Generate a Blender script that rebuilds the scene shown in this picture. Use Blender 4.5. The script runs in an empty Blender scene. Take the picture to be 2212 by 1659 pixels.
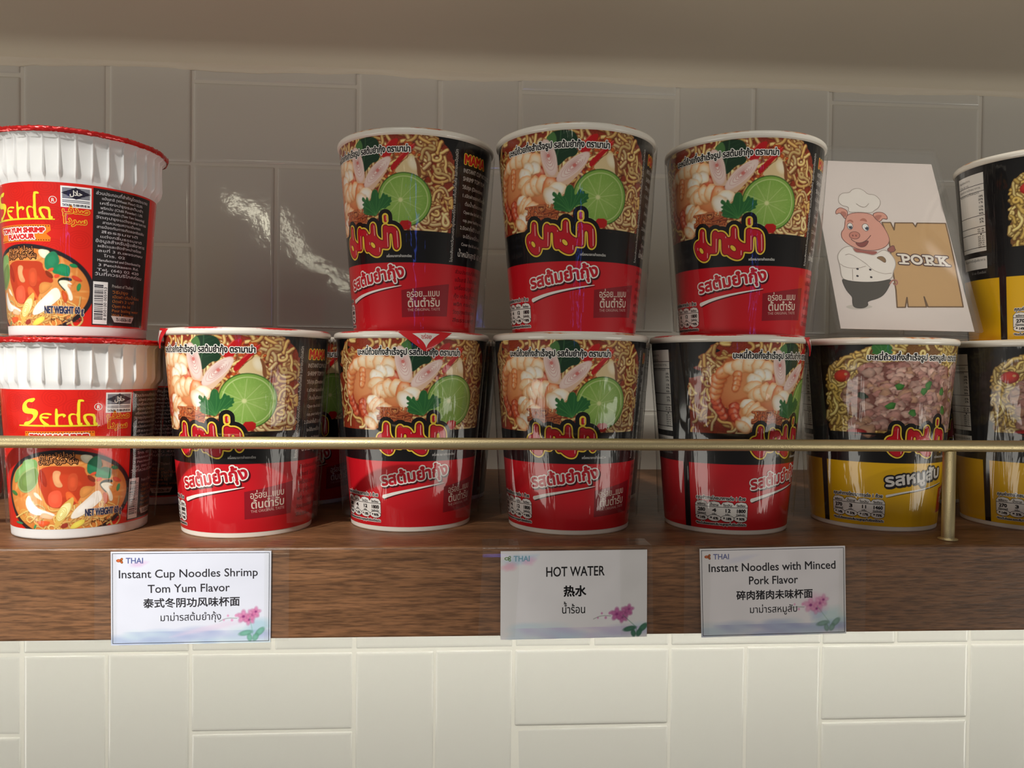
import bpy, math, random, unicodedata
import numpy as np
from mathutils import Matrix, Vector
from mathutils.geometry import delaunay_2d_cdt

scene = bpy.context.scene
COL = scene.collection

# ------------------------------------------------------------------ camera, world, lights, exposure
cam_data = bpy.data.cameras.new('camera')
cam_data.sensor_width = 36.0
cam_data.lens = 36.0 * 1661.0 / 2212.0
cam_data.clip_start = 0.01
cam = bpy.data.objects.new('camera', cam_data)
COL.objects.link(cam)
YAW, PITCH, ROLL = -0.0627629, -0.0165569, 0.0104009
_f = Vector((-math.sin(YAW) * math.cos(PITCH), math.cos(YAW) * math.cos(PITCH), math.sin(PITCH)))
_r = Vector((math.cos(YAW), math.sin(YAW), 0))
_u = _r.cross(_f)
_c, _s = math.cos(ROLL), math.sin(ROLL)
_r, _u = _c * _r + _s * _u, -_s * _r + _c * _u
cam.matrix_world = Matrix(((_r.x, _u.x, -_f.x, 0.253292), (_r.y, _u.y, -_f.y, -0.735045), (_r.z, _u.z, -_f.z, 0.266527), (0, 0, 0, 1)))
scene.camera = cam

world = bpy.data.worlds.new('lounge_world')
world.use_nodes = True
world.node_tree.nodes['Background'].inputs[0].default_value = (1.0, 0.90, 0.78, 1)
world.node_tree.nodes['Background'].inputs[1].default_value = 0.12
scene.world = world

def lamp(name, kind, loc, target, energy, color, **kw):
    d = bpy.data.lights.new(name, kind)
    d.energy = energy
    d.color = color
    for k, v in kw.items():
        setattr(d, k, v)
    o = bpy.data.objects.new(name, d)
    COL.objects.link(o)
    o.location = loc
    o.rotation_euler = (Vector(target) - Vector(loc)).to_track_quat('-Z', 'Y').to_euler()
    return o

# ceiling spot in front of the shelf's left end, the LED strip under the shelf, the lounge ceiling panel, an added sign spot
lamp('shelf_spot', 'SPOT', (-0.34, -1.25, 1.04), (-0.01, -0.33, 0.165), 98.0, (1.0, 0.965, 0.91), spot_size=math.radians(26), spot_blend=1.0, shadow_soft_size=0.03)
lamp('under_shelf_strip', 'AREA', (0.30, -0.13, 0.120), (0.30, -0.08, -0.3), 2.35, (1.0, 0.99, 0.89), shape='RECTANGLE', size=1.9, size_y=0.02)
lamp('lounge_ceiling_panel', 'AREA', (0.0, -1.35, 2.2), (0.2, -0.2, 0.25), 8.0, (1.0, 0.94, 0.84), shape='RECTANGLE', size=1.2, size_y=0.3)
lamp('shelf_spot', 'SPOT', (0.78, -1.30, 1.30), (0.535, -0.26, 0.36), 52.0, (1.0, 0.93, 0.85), spot_size=math.radians(12), spot_blend=1.0, shadow_soft_size=0.03)  # added accent lamp that brightens the leaning sign
# added fill lamps low on either side, lighting the shelf above from below
lamp('added_low_fill', 'AREA', (4.0, -2.4, -1.2), (0.4, -0.1, 0.5), 40.0, (1.0, 0.955, 0.86), shape='RECTANGLE', size=2.0, size_y=1.4)
lamp('added_low_fill', 'AREA', (-3.4, -2.4, -1.2), (0.2, -0.1, 0.5), 42.0, (1.0, 0.955, 0.86), shape='RECTANGLE', size=2.0, size_y=1.4)
# the strip's light leaking up through the gap behind the shelf
lamp('shelf_gap_glow', 'AREA', (0.30, -0.0042, 0.1265), (0.30, -0.0030, 0.4), 0.6, (1.0, 0.97, 0.88), shape='RECTANGLE', size=1.9, size_y=0.0045)
# added thin lamps far behind, shaped to mirror as pale streaks on the tiles
def streak_lamp(pa, pb, w, energy, color):
    pa, pb = Vector(pa), Vector(pb)
    mid = (pa + pb) / 2
    o = lamp('added_streak_lamp', 'AREA', mid, (mid.x, 0, mid.z), energy, color, shape='RECTANGLE', size=(pb - pa).length, size_y=w)
    x = (pb - pa).normalized()
    z = Vector((0, -1, 0))
    y = z.cross(x)
    o.matrix_world = Matrix(((x.x, y.x, z.x, mid.x), (x.y, y.y, z.y, mid.y), (x.z, y.z, z.z, mid.z), (0, 0, 0, 1)))
streak_lamp((-0.669, -2.3, 0.897), (-0.541, -2.3, 0.853), 0.013, 0.16, (1.0, 0.95, 0.72))
streak_lamp((-0.541, -2.3, 0.853), (-0.51, -2.3, 0.761), 0.013, 0.16, (1.0, 0.95, 0.72))
streak_lamp((-0.474, -2.3, 0.887), (-0.381, -2.3, 0.719), 0.013, 0.16, (1.0, 0.95, 0.72))
streak_lamp((-0.381, -2.3, 0.719), (-0.2, -2.3, 0.606), 0.013, 0.16, (1.0, 0.95, 0.72))
lamp('lounge_screen', 'AREA', (0.36, -2.6, 0.26), (0.3, 0, 0.3), 0.6, (0.10, 0.18, 1.0), shape='RECTANGLE', size=0.07, size_y=0.55)

vs = scene.view_settings
vs.view_transform = 'Standard'
vs.look = 'None'
vs.gamma = 1.0
vs.use_curve_mapping = False
vs.exposure = 0.0
scene.cycles.use_denoising = True
scene.cycles.transparent_max_bounces = 24
scene.cycles.caustics_reflective = False

# ------------------------------------------------------------------ small helpers
ZS = 0.1739            # top of the wooden shelf
rng = np.random.RandomState(7)
random.seed(7)

def lin(c):
    c = np.asarray(c, float) / 255.0
    return np.where(c <= 0.04045, c / 12.92, ((c + 0.055) / 1.055) ** 2.4)

def rgb(c):
    return tuple(float(v) for v in lin(c)) + (1.0,)

def new_mat(name):
    m = bpy.data.materials.new(name)
    m.use_nodes = True
    nt = m.node_tree
    return m, nt, nt.nodes['Principled BSDF']

def plain(name, col, rough=0.5, metal=0.0, coat=0.0, spec=0.5, sss=0.0):
    m, nt, b = new_mat(name)
    b.inputs['Base Color'].default_value = rgb(col)
    b.inputs['Roughness'].default_value = rough
    b.inputs['Metallic'].default_value = metal
    b.inputs['Coat Weight'].default_value = coat
    b.inputs['Specular IOR Level'].default_value = spec
    if sss:
        b.inputs['Subsurface Weight'].default_value = sss
        b.inputs['Subsurface Radius'].default_value = (1, 0.9, 0.8)
        b.inputs['Subsurface Scale'].default_value = 0.004
    return m

def node(nt, kind, **kw):
    n = nt.nodes.new(kind)
    for k, v in kw.items():
        setattr(n, k, v)
    return n

def mesh_np(name, V, F, smooth=True):
    """mesh from numpy verts and a list of (quads or tris) arrays"""
    me = bpy.data.meshes.new(name)
    V = np.asarray(V, np.float32)
    me.vertices.add(len(V))
    me.vertices.foreach_set('co', V.ravel())
    F = [np.asarray(f, np.int32) for f in F if len(f)]
    loops = np.concatenate([f.ravel() for f in F])
    tot = np.concatenate([np.full(len(f), f.shape[1], np.int32) for f in F])
    start = np.concatenate([[0], np.cumsum(tot)[:-1]]).astype(np.int32)
    me.loops.add(len(loops))
    me.loops.foreach_set('vertex_index', loops)
    me.polygons.add(len(tot))
    me.polygons.foreach_set('loop_start', start)
    me.polygons.foreach_set('loop_total', tot)
    me.polygons.foreach_set('use_smooth', np.full(len(tot), smooth, bool))
    me.update(calc_edges=True)
    return me

def link(name, me, mat, parent=None, loc=None):
    o = bpy.data.objects.new(name, me)
    COL.objects.link(o)
    if mat is not None and len(me.materials) == 0:
        me.materials.append(mat)
    if parent is not None:
        o.parent = parent
    if loc is not None:
        o.location = loc
    return o

def tag(o, label, cat, group=None):
    o['label'] = label
    o['category'] = cat
    if group:
        o['group'] = group
    return o

def thing(name, label, cat, loc=(0, 0, 0), rz=0.0, group=None):
    o = bpy.data.objects.new(name, None)
    o.empty_display_size = 0.01
    COL.objects.link(o)
    o.location = loc
    o.rotation_euler = (0, 0, rz)
    return tag(o, label, cat, group)

def dup(root, label, loc, rz):
    r = root.copy()
    COL.objects.link(r)
    r.location = loc
    r.rotation_euler = (0, 0, rz)
    r['label'] = label
    for ch in list(root.children):
        c = ch.copy()
        COL.objects.link(c)
        c.parent = r
        for g in list(ch.children):
            d = g.copy()
            COL.objects.link(d)
            d.parent = c
    return r

def grid_faces(ny, nx, off=0, wrap=False):
    i = np.arange(ny - 1)[:, None] * nx
    j = np.arange(nx if wrap else nx - 1)[None, :]
    j2 = (j + 1) % nx
    return np.stack([i + j, i + j2, i + nx + j2, i + nx + j], -1).reshape(-1, 4) + off

def lathe(profile, n=96, close=False):
    P = np.asarray(profile, float)
    a = np.linspace(0, 2 * np.pi, n, endpoint=False)
    V = np.stack([P[:, 0:1] * np.sin(a), -P[:, 0:1] * np.cos(a), np.repeat(P[:, 1:2], n, 1)], -1).reshape(-1, 3)
    return V, grid_faces(len(P), n, 0, True)

def box_vf(x0, x1, y0, y1, z0, z1):
    V = np.array([(x, y, z) for z in (z0, z1) for y in (y0, y1) for x in (x0, x1)], float)
    F = np.array([(0, 2, 3, 1), (4, 5, 7, 6), (0, 1, 5, 4), (2, 6, 7, 3), (0, 4, 6, 2), (1, 3, 7, 5)])
    return V, F

def join(parts):
    Vs, Fs, k = [], [], 0
    for V, F in parts:
        Vs.append(V)
        Fs.append(np.asarray(F) + k)
        k += len(V)
    return np.concatenate(Vs), Fs

def bevel(o, w, seg=2):
    md = o.modifiers.new('edge', 'BEVEL')
    md.width = w
    md.segments = seg
    md.limit_method = 'ANGLE'
    return o

# ------------------------------------------------------------------ raster painting of printed pictures (values are ink colours)
def sd_poly(X, Y, pts):
    P = np.asarray(pts, float)
    d = np.full(X.shape, 1e9)
    ins = np.zeros(X.shape, bool)
    n = len(P)
    for i in range(n):
        x1, y1 = P[i]
        x2, y2 = P[i - 1]
        ex, ey = x2 - x1, y2 - y1
        wx, wy = X - x1, Y - y1
        t = np.clip((wx * ex + wy * ey) / (ex * ex + ey * ey + 1e-12), 0, 1)
        d = np.minimum(d, (wx - ex * t) ** 2 + (wy - ey * t) ** 2)
        c = ((y1 > Y) != (y2 > Y)) & (X < (x2 - x1) * (Y - y1) / ((y2 - y1) if y2 != y1 else 1e-12) + x1)
        ins ^= c
    d = np.sqrt(d)
    return np.where(ins, -d, d)

class Canvas:
    def __init__(s, x0, x1, y0, y1, res, bg):
        s.nx = int(round((x1 - x0) / res)) + 1
        s.ny = int(round((y1 - y0) / res)) + 1
        s.x = np.linspace(x0, x1, s.nx)
        s.y = np.linspace(y0, y1, s.ny)
        s.res = res
        s.a = np.empty((s.ny, s.nx, 3))
        s.a[:] = bg

    def win(s, xa, xb, ya, yb):
        i0, i1 = np.searchsorted(s.x, (xa, xb))
        j0, j1 = np.searchsorted(s.y, (ya, yb))
        if i1 <= i0 or j1 <= j0:
            return None
        X, Y = np.meshgrid(s.x[i0:i1], s.y[j0:j1])
        return (slice(j0, j1), slice(i0, i1)), X, Y

    def mix(s, sl, cov, col):
        cov = np.clip(cov, 0, 1)[..., None]
        s.a[sl] = s.a[sl] * (1 - cov) + np.asarray(col, float) * cov

    def rect(s, xa, xb, ya, yb, col):
        w = s.win(xa, xb, ya, yb)
        if w:
            s.a[w[0]] = col

    def poly(s, pts, col, soft=None, alpha=1.0, rnd=2):
        P = chaikin(pts, rnd) if rnd else np.asarray(pts, float)
        m = 1.0
        w = s.win(P[:, 0].min() - m, P[:, 0].max() + m, P[:, 1].min() - m, P[:, 1].max() + m)
        if not w:
            return
        sl, X, Y = w
        sd = sd_poly(X, Y, P)
        s.mix(sl, (0.5 - sd / (soft or s.res)) * alpha if alpha == 1.0 else np.clip(0.5 - sd / (soft or s.res), 0, 1) * alpha, col)

    def ell(s, cx, cy, rx, ry, ang, col, edge=None, power=2.5, alpha=1.0, soft=0.0, wob=0.0, light=0.0):
        m = max(rx, ry) * 1.3 + 0.5
        w = s.win(cx - m, cx + m, cy - m, cy + m)
        if not w:
            return
        sl, X, Y = w
        c, n = math.cos(ang), math.sin(ang)
        u = ((X - cx) * c + (Y - cy) * n) / rx
        v = (-(X - cx) * n + (Y - cy) * c) / ry
        d = np.sqrt(u * u + v * v)
        if wob:
            th = np.arctan2(v, u)
            ph = rng.rand(3) * 6.28
            d = d * (1 + wob * (np.sin(3 * th + ph[0]) + 0.7 * np.sin(5 * th + ph[1]) + 0.4 * np.sin(8 * th + ph[2])))
        rr = min(rx, ry)
        cov = np.clip(0.5 - (d - 1) * rr / (soft if soft else s.res), 0, 1) * alpha
        colr = np.asarray(col, float)
        if edge is not None:
            t = np.clip(d, 0, 1)[..., None] ** power
            colr = colr * (1 - t) + np.asarray(edge, float) * t
        if light:
            colr = np.clip(colr + light * np.clip((-u * 0.5 + v), -1, 1)[..., None], 0, 255)
        s.mix(sl, cov, colr)

    def line(s, pts, w, col, edge=None, alpha=1.0, hl=None):
        P = np.asarray(pts, float)
        m = w + 0.5
        ww = s.win(P[:, 0].min() - m, P[:, 0].max() + m, P[:, 1].min() - m, P[:, 1].max() + m)
        if not ww:
            return
        sl, X, Y = ww
        A, B = P[:-1], P[1:]
        E = B - A
        L = (E ** 2).sum(1) + 1e-9
        best = np.full(X.shape, 1e9)
        for k in range(len(A)):
            t = np.clip(((X - A[k, 0]) * E[k, 0] + (Y - A[k, 1]) * E[k, 1]) / L[k], 0, 1)
            best = np.minimum(best, (X - A[k, 0] - E[k, 0] * t) ** 2 + (Y - A[k, 1] - E[k, 1] * t) ** 2)
        d = np.sqrt(best)
        cov = np.clip(0.5 - (d - w / 2) / s.res, 0, 1) * alpha
        colr = np.asarray(col, float)
        if edge is not None:
            t = np.clip(d / (w / 2), 0, 1)[..., None] ** 2.2
            colr = colr * (1 - t) + np.asarray(edge, float) * t
        s.mix(sl, cov, colr)

def chaikin(pts, n=2, closed=True):
    P = np.asarray(pts, float)
    for _ in range(n):
        Q = np.roll(P, -1, 0) if closed else P[1:]
        A = P if closed else P[:-1]
        N = np.empty((len(A) * 2, 2))
        N[0::2] = 0.75 * A + 0.25 * Q
        N[1::2] = 0.25 * A + 0.75 * Q
        P = N if closed else np.concatenate([P[:1], N, P[-1:]])
    return P

def noodles(cv, n, x0, x1, y0, y1, w=1.5, keep=None, cols=((238, 204, 130), (226, 186, 108), (245, 218, 155)), edge=(140, 74, 34)):
    for _ in range(n):
        x, y = rng.uniform(x0, x1), rng.uniform(y0, y1)
        if keep is not None and not keep(x, y):
            continue
        a = rng.uniform(0, 6.28)
        L = rng.uniform(10, 24)
        steps = 34
        cur = rng.normal(0, 0.22)
        px, py, pts = x, y, []
        for k in range(steps):
            cur = 0.86 * cur + rng.normal(0, 0.16)
            a += cur * L / steps * 1.1
            px += math.cos(a) * L / steps
            py += math.sin(a) * L / steps
            pts.append((px, py))
        pts = [p for p in pts if keep is None or keep(*p)]
        if len(pts) < 3:
            continue
        c = np.array(cols[rng.randint(len(cols))]) * rng.uniform(0.82, 1.05)
        ww = w * rng.uniform(0.85, 1.2)
        cv.line(np.array(pts) + (0.15, -0.3), ww * 1.12, np.array(edge) * 0.62, alpha=0.55)
        cv.line(pts, ww, np.clip(c, 0, 255), edge)
        cv.line(np.array(pts) + (-0.1, 0.22), ww * 0.3, np.clip(c * 1.12 + 8, 0, 255), alpha=0.55)

# ------------------------------------------------------------------ vector artwork: lettering, strokes, filled shapes
GLYPH = {}
_tc = bpy.data.curves.new('glyph', 'FONT')
_tc.dimensions = '2D'
_tc.fill_mode = 'NONE'
_tc.resolution_u = 3
_to = bpy.data.objects.new('glyph', _tc)
COL.objects.link(_to)

def _loops(s):
    _tc.body = s
    bpy.context.view_layer.update()
    dg = bpy.context.evaluated_depsgraph_get()
    ev = _to.evaluated_get(dg)
    me = ev.to_mesh()
    V = [(v.co.x, v.co.y) for v in me.vertices]
    nxt = {}
    for e in me.edges:
        a, b = e.vertices
        nxt.setdefault(a, []).append(b)
        nxt.setdefault(b, []).append(a)
    ev.to_mesh_clear()
    seen, out = set(), []
    for a in range(len(V)):
        if a in seen or a not in nxt:
            continue
        loop, cur, prev = [a], a, None
        seen.add(a)
        nb = sorted(nxt[a])
        cur = nb[0]
        prev = a
        while cur not in seen:
            seen.add(cur)
            loop.append(cur)
            c = [q for q in nxt[cur] if q != prev]
            prev, cur = cur, (c[0] if c else a)
        if len(loop) > 2:
            out.append(np.array([V[i] for i in loop]))
    return out

def fill_loops(loops):
    pts, edges = [], []
    for L in loops:
        k = len(pts)
        pts += [Vector((float(p[0]), float(p[1]))) for p in L]
        edges += [(k + i, k + (i + 1) % len(L)) for i in range(len(L))]
    if not pts:
        return np.zeros((0, 2)), np.zeros((0, 3), int)
    v, e, f, *_r = delaunay_2d_cdt(pts, edges, [], 0, 1e-6)
    v = np.array([(p.x, p.y) for p in v])
    f = np.array([t for t in f if len(t) == 3], int).reshape(-1, 3)
    if not len(f):
        return v, f
    c = v[f].mean(1)
    wn = np.zeros(len(c), int)
    for L in loops:
        A, B = L, np.roll(L, -1, 0)
        for (x1, y1), (x2, y2) in zip(A, B):
            side = (x2 - x1) * (c[:, 1] - y1) - (c[:, 0] - x1) * (y2 - y1)
            wn += ((y1 <= c[:, 1]) & (y2 > c[:, 1]) & (side > 0)).astype(int)
            wn -= ((y1 > c[:, 1]) & (y2 <= c[:, 1]) & (side < 0)).astype(int)
    return v, f[wn != 0]

_BAR = None
def glyph(ch):
    global _BAR
    if _BAR is None:
        _BAR = max(p[:, 0].max() for p in _loops('|'))
    if ch not in GLYPH:
        loops = [] if ch == ' ' else _loops(ch)
        adv = max(p[:, 0].max() for p in _loops(ch + '|')) - _BAR
        GLYPH[ch] = (loops, fill_loops(loops), adv)
    return GLYPH[ch]

_AR = {}
for _cp in list(range(0xFE80, 0xFEFD)):
    _d = unicodedata.decomposition(chr(_cp)).split()
    if len(_d) == 2:
        _AR[(int(_d[1], 16), _d[0])] = chr(_cp)

def arabic(s):
    """contextual forms, returned in left-to-right visual order"""
    out = []
    for i, c in enumerate(s):
        k = ord(c)
        if (k, '<isolated>') not in _AR:
            out.append(c)
            continue
        prev = i > 0 and (ord(s[i - 1]), '<initial>') in _AR
        nx = i + 1 < len(s) and (ord(s[i + 1]), '<isolated>') in _AR and (k, '<initial>') in _AR
        form = '<medial>' if prev and nx else '<final>' if prev else '<initial>' if nx else '<isolated>'
        out.append(_AR.get((k, form)) or _AR[(k, '<isolated>')])
    return ''.join(reversed(out))

UPPER = set('\u0e31\u0e34\u0e35\u0e36\u0e37\u0e47\u0e4d')
TONE = set('\u0e48\u0e49\u0e4a\u0e4b\u0e4c')

class Art:
    def __init__(s):
        s.V, s.T, s.C, s.L, s.n = [], [], [], [], 0

    def add(s, V, T, col, layer):
        V = np.asarray(V, float)
        if not len(V) or not len(T):
            return
        s.V.append(V)
        s.T.append(np.asarray(T, int) + s.n)
        s.C.append(np.tile(np.asarray(col, float), (len(V), 1)))
        s.L.append(np.full(len(V), float(layer)))
        s.n += len(V)

    def poly(s, pts, col, layer, rnd=2):
        P = chaikin(pts, rnd) if rnd else np.asarray(pts, float)
        s.add(*fill_loops([P]), col, layer)
        return P

    def rect(s, xa, xb, ya, yb, col, layer):
        s.add([(xa, ya), (xb, ya), (xb, yb), (xa, yb)], [(0, 1, 2), (0, 2, 3)], col, layer)

    def ell(s, cx, cy, rx, ry, col, layer, ang=0.0, n=36):
        t = np.linspace(0, 2 * np.pi, n, endpoint=False)
        u, v = rx * np.cos(t), ry * np.sin(t)
        c, m = math.cos(ang), math.sin(ang)
        V = np.concatenate([[(cx, cy)], np.stack([cx + u * c - v * m, cy + u * m + v * c], 1)])
        s.add(V, [(0, 1 + i, 1 + (i + 1) % n) for i in range(n)], col, layer)

    def stroke(s, pts, w, col, layer, closed=False, w2=None, nd=10):
        P = np.asarray(pts, float)
        n = len(P)
        W = np.linspace(w, w if w2 is None else w2, n)
        m = n if closed else n - 1
        V, T = [], []
        for i in range(m):
            a, b = P[i], P[(i + 1) % n]
            d = b - a
            l = math.hypot(*d)
            if l < 1e-9:
                continue
            p = np.array((-d[1], d[0])) / l
            wa, wb = W[i] / 2, W[(i + 1) % n] / 2
            k = len(V)
            V += [a + p * wa, a - p * wa, b - p * wb, b + p * wb]
            T += [(k, k + 1, k + 2), (k, k + 2, k + 3)]
        t = np.linspace(0, 2 * np.pi, nd, endpoint=False)
        for i in range(n):
            k = len(V)
            V += [P[i] + W[i] / 2 * np.array((math.cos(q), math.sin(q))) for q in t]
            T += [(k, k + j, k + j + 1) for j in range(1, nd - 1)]
        s.add(V, T, col, layer)

    def text(s, body, x, y, size, col, layer, width=None, bold=0.0, outline=None, rot=0.0, align='l', shadow=None):
        pen, items = 0.0, []
        for i, ch in enumerate(body):
            loops, (fv, ft), adv = glyph(ch)
            dy = 0.0
            if ch in TONE and ((i and body[i - 1] in UPPER) or (i + 1 < len(body) and body[i + 1] == '\u0e33')):
                dy = 0.2
            items.append((loops, fv, ft, pen, dy))
            pen += adv
        sx = size if width is None else width / max(pen, 1e-6)
        x0 = {'l': 0, 'c': -pen * sx / 2, 'r': -pen * sx}[align]
        c, n = math.cos(rot), math.sin(rot)
        def tr(P, px, dy):
            u = x0 + (P[:, 0] + px) * sx
            v = (P[:, 1] + dy) * size
            return np.stack([x + u * c - v * n, y + u * n + v * c], 1)
        for loops, fv, ft, px, dy in items:
            if len(ft):
                s.add(tr(fv, px, dy), ft, col, layer)
            if bold:
                for L in loops:
                    s.stroke(tr(L, px, dy), bold, col, layer, True, nd=5)
            for wd, oc, ol, ox, oy in (outline or []):
                if len(ft):
                    s.add(tr(fv, px, dy) + (ox, oy), ft, oc, ol)
                for L in loops:
                    s.stroke(tr(L, px, dy) + (ox, oy), wd, oc, ol, True, nd=7)

    def arrays(s, umax=2.5):
        V, T, C, L = np.concatenate(s.V), np.concatenate(s.T), np.concatenate(s.C), np.concatenate(s.L)
        for _ in range(8):
            x = V[T][:, :, 0]
            big = (x.max(1) - x.min(1)) > umax
            if not big.any():
                break
            B = T[big]
            xb = V[B][:, :, 0]
            k = np.abs(xb - np.roll(xb, -1, 1)).argmax(1)
            r = np.arange(len(B))
            a, b, c = B[r, k], B[r, (k + 1) % 3], B[r, (k + 2) % 3]
            m = len(V) + r
            V = np.concatenate([V, (V[a] + V[b]) / 2])
            C = np.concatenate([C, C[a]])
            L = np.concatenate([L, L[a]])
            T = np.concatenate([T[~big], np.stack([a, m, c], 1), np.stack([m, b, c], 1)])
        return V, T, C, L

def print_mesh(name, cv, art, place):
    """one mesh: the painted ground (dense grid) and the lettering laid over it; ink colours go to the attribute 'print'"""
    X, Y = np.meshgrid(cv.x, cv.y)
    P = [place(X.ravel(), Y.ravel(), np.zeros(X.size))]
    Cc = [cv.a.reshape(-1, 3)]
    F = [grid_faces(cv.ny, cv.nx)]
    if art is not None and art.n:
        V, T, C, L = art.arrays()
        k = X.size
        P.append(place(V[:, 0], V[:, 1], L))
        Cc.append(C)
        # every triangle faces the same way as the ground
        p = V[T]
        cr = (p[:, 1, 0] - p[:, 0, 0]) * (p[:, 2, 1] - p[:, 0, 1]) - (p[:, 2, 0] - p[:, 0, 0]) * (p[:, 1, 1] - p[:, 0, 1])
        T = np.where((cr < 0)[:, None], T[:, ::-1], T)
        F.append(T + k)
    me = mesh_np(name, np.concatenate(P), F)
    at = me.attributes.new('print', 'FLOAT_COLOR', 'POINT')
    col = np.concatenate([lin(np.clip(np.concatenate(Cc), 0, 255)), np.ones((len(me.vertices), 1))], 1).astype(np.float32)
    at.data.foreach_set('color', col.ravel())
    return me

# ------------------------------------------------------------------ materials
def print_mat(name, rough=0.38, coat=0.75, film=0.0, coat_rough=0.05):
    m, nt, b = new_mat(name)
    a = node(nt, 'ShaderNodeAttribute', attribute_name='print')
    nt.links.new(a.outputs['Color'], b.inputs['Base Color'])
    b.inputs['Roughness'].default_value = rough
    b.inputs['Specular IOR Level'].default_value = 0.22
    b.inputs['Coat Weight'].default_value = coat
    b.inputs['Coat Roughness'].default_value = coat_rough
    if film:
        # shrunken film over the print: long vertical creases and a few kinks, different on every cup
        tc = node(nt, 'ShaderNodeTexCoord')
        oi = node(nt, 'ShaderNodeObjectInfo')
        mp = node(nt, 'ShaderNodeMapping')
        mp.inputs['Scale'].default_value = (1, 1, 0.1)
        nt.links.new(tc.outputs['Object'], mp.inputs['Vector'])
        off = node(nt, 'ShaderNodeVectorMath', operation='ADD')
        mul = node(nt, 'ShaderNodeVectorMath', operation='SCALE')
        mul.inputs['Scale'].default_value = 0.37
        nt.links.new(oi.outputs['Location'], mul.inputs[0])
        nt.links.new(mp.outputs['Vector'], off.inputs[0])
        nt.links.new(mul.outputs['Vector'], off.inputs[1])
        n1 = node(nt, 'ShaderNodeTexNoise')
        n1.inputs['Scale'].default_value = 150
        n1.inputs['Detail'].default_value = 3
        n1.inputs['Distortion'].default_value = 0.6
        nt.links.new(off.outputs['Vector'], n1.inputs['Vector'])
        off2 = node(nt, 'ShaderNodeVectorMath', operation='ADD')
        nt.links.new(tc.outputs['Object'], off2.inputs[0])
        nt.links.new(mul.outputs['Vector'], off2.inputs[1])
        n2 = node(nt, 'ShaderNodeTexNoise')
        n2.inputs['Scale'].default_value = 38
        n2.inputs['Detail'].default_value = 2
        nt.links.new(off2.outputs['Vector'], n2.inputs['Vector'])
        ad = node(nt, 'ShaderNodeMath', operation='MULTIPLY_ADD')
        ad.inputs[1].default_value = 1.0
        nt.links.new(n2.outputs['Fac'], ad.inputs[0])
        nt.links.new(n1.outputs['Fac'], ad.inputs[2])
        bp = node(nt, 'ShaderNodeBump')
        bp.inputs['Strength'].default_value = film
        bp.inputs['Distance'].default_value = 0.002
        nt.links.new(ad.outputs[0], bp.inputs['Height'])
        nt.links.new(bp.outputs['Normal'], b.inputs['Coat Normal'])
    return m

M_LABEL = print_mat('printed_cup_label', film=0.32)
M_CARD = print_mat('laminated_card', rough=0.6, coat=0.5, coat_rough=0.12)
M_PAPER = print_mat('printed_paper', rough=0.8, coat=0.0)
M_CUPWHITE = plain('white_paper_cup', (236, 230, 218), 0.45, coat=0.3)
M_RIM = plain('rolled_paper_rim', (240, 235, 222), 0.4, coat=0.5)
M_PLASTIC = plain('white_plastic_cup', (232, 232, 230), 0.3, sss=0.25)
M_REDFOIL = plain('red_foil', (205, 30, 28), 0.28, metal=0.35, coat=0.6)
M_REDLID = plain('red_paper_lid', (206, 32, 34), 0.35, coat=0.6)
M_TILE = plain('white_glazed_tile', (224, 223, 215), 0.06, spec=0.5)
_nt = M_TILE.node_tree
_tc2, _nz, _bp = node(_nt, 'ShaderNodeTexCoord'), node(_nt, 'ShaderNodeTexNoise'), node(_nt, 'ShaderNodeBump')
_nz.inputs['Scale'].default_value = 70
_nz.inputs['Detail'].default_value = 3
_bp.inputs['Strength'].default_value = 0.10
_bp.inputs['Distance'].default_value = 0.001
_nt.links.new(_tc2.outputs['Object'], _nz.inputs['Vector'])
_nt.links.new(_nz.outputs['Fac'], _bp.inputs['Height'])
_nt.links.new(_bp.outputs['Normal'], _nt.nodes['Principled BSDF'].inputs['Normal'])
M_GROUT = plain('pale_grout', (232, 230, 220), 0.9)

def film_mat(name, haze=0.05, tint=1.0):
    m, nt, b = new_mat(name)
    nt.nodes.remove(b)
    out = nt.nodes['Material Output']
    tr = node(nt, 'ShaderNodeBsdfTransparent')
    tr.inputs['Color'].default_value = (tint, tint, tint * 0.99, 1)
    gl = node(nt, 'ShaderNodeBsdfGlossy')
    gl.inputs['Roughness'].default_value = 0.08
    df = node(nt, 'ShaderNodeBsdfDiffuse')
    df.inputs['Color'].default_value = (0.8, 0.8, 0.8, 1)
    lw = node(nt, 'ShaderNodeLayerWeight')
    lw.inputs['Blend'].default_value = 0.5
    pw = node(nt, 'ShaderNodeMath', operation='POWER')
    pw.inputs[1].default_value = 5.0
    nt.links.new(lw.outputs['Facing'], pw.inputs[0])
    fr = node(nt, 'ShaderNodeMath', operation='MULTIPLY_ADD')
    fr.inputs[1].default_value = 0.5
    fr.inputs[2].default_value = 0.04
    nt.links.new(pw.outputs[0], fr.inputs[0])
    m1 = node(nt, 'ShaderNodeMixShader')
    m2 = node(nt, 'ShaderNodeMixShader')
    m2.inputs[0].default_value = haze
    nt.links.new(fr.outputs[0], m1.inputs[0])
    nt.links.new(tr.outputs[0], m1.inputs[1])
    nt.links.new(gl.outputs[0], m1.inputs[2])
    nt.links.new(m1.outputs[0], m2.inputs[1])
    nt.links.new(df.outputs[0], m2.inputs[2])
    nt.links.new(m2.outputs[0], out.inputs[0])
    return m

M_FILM = film_mat('clear_shrink_film', 0.016)
M_TAPE = film_mat('clear_sticky_tape', 0.018)
M_ACRYL = film_mat('clear_acrylic', 0.03, 0.95)

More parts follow.
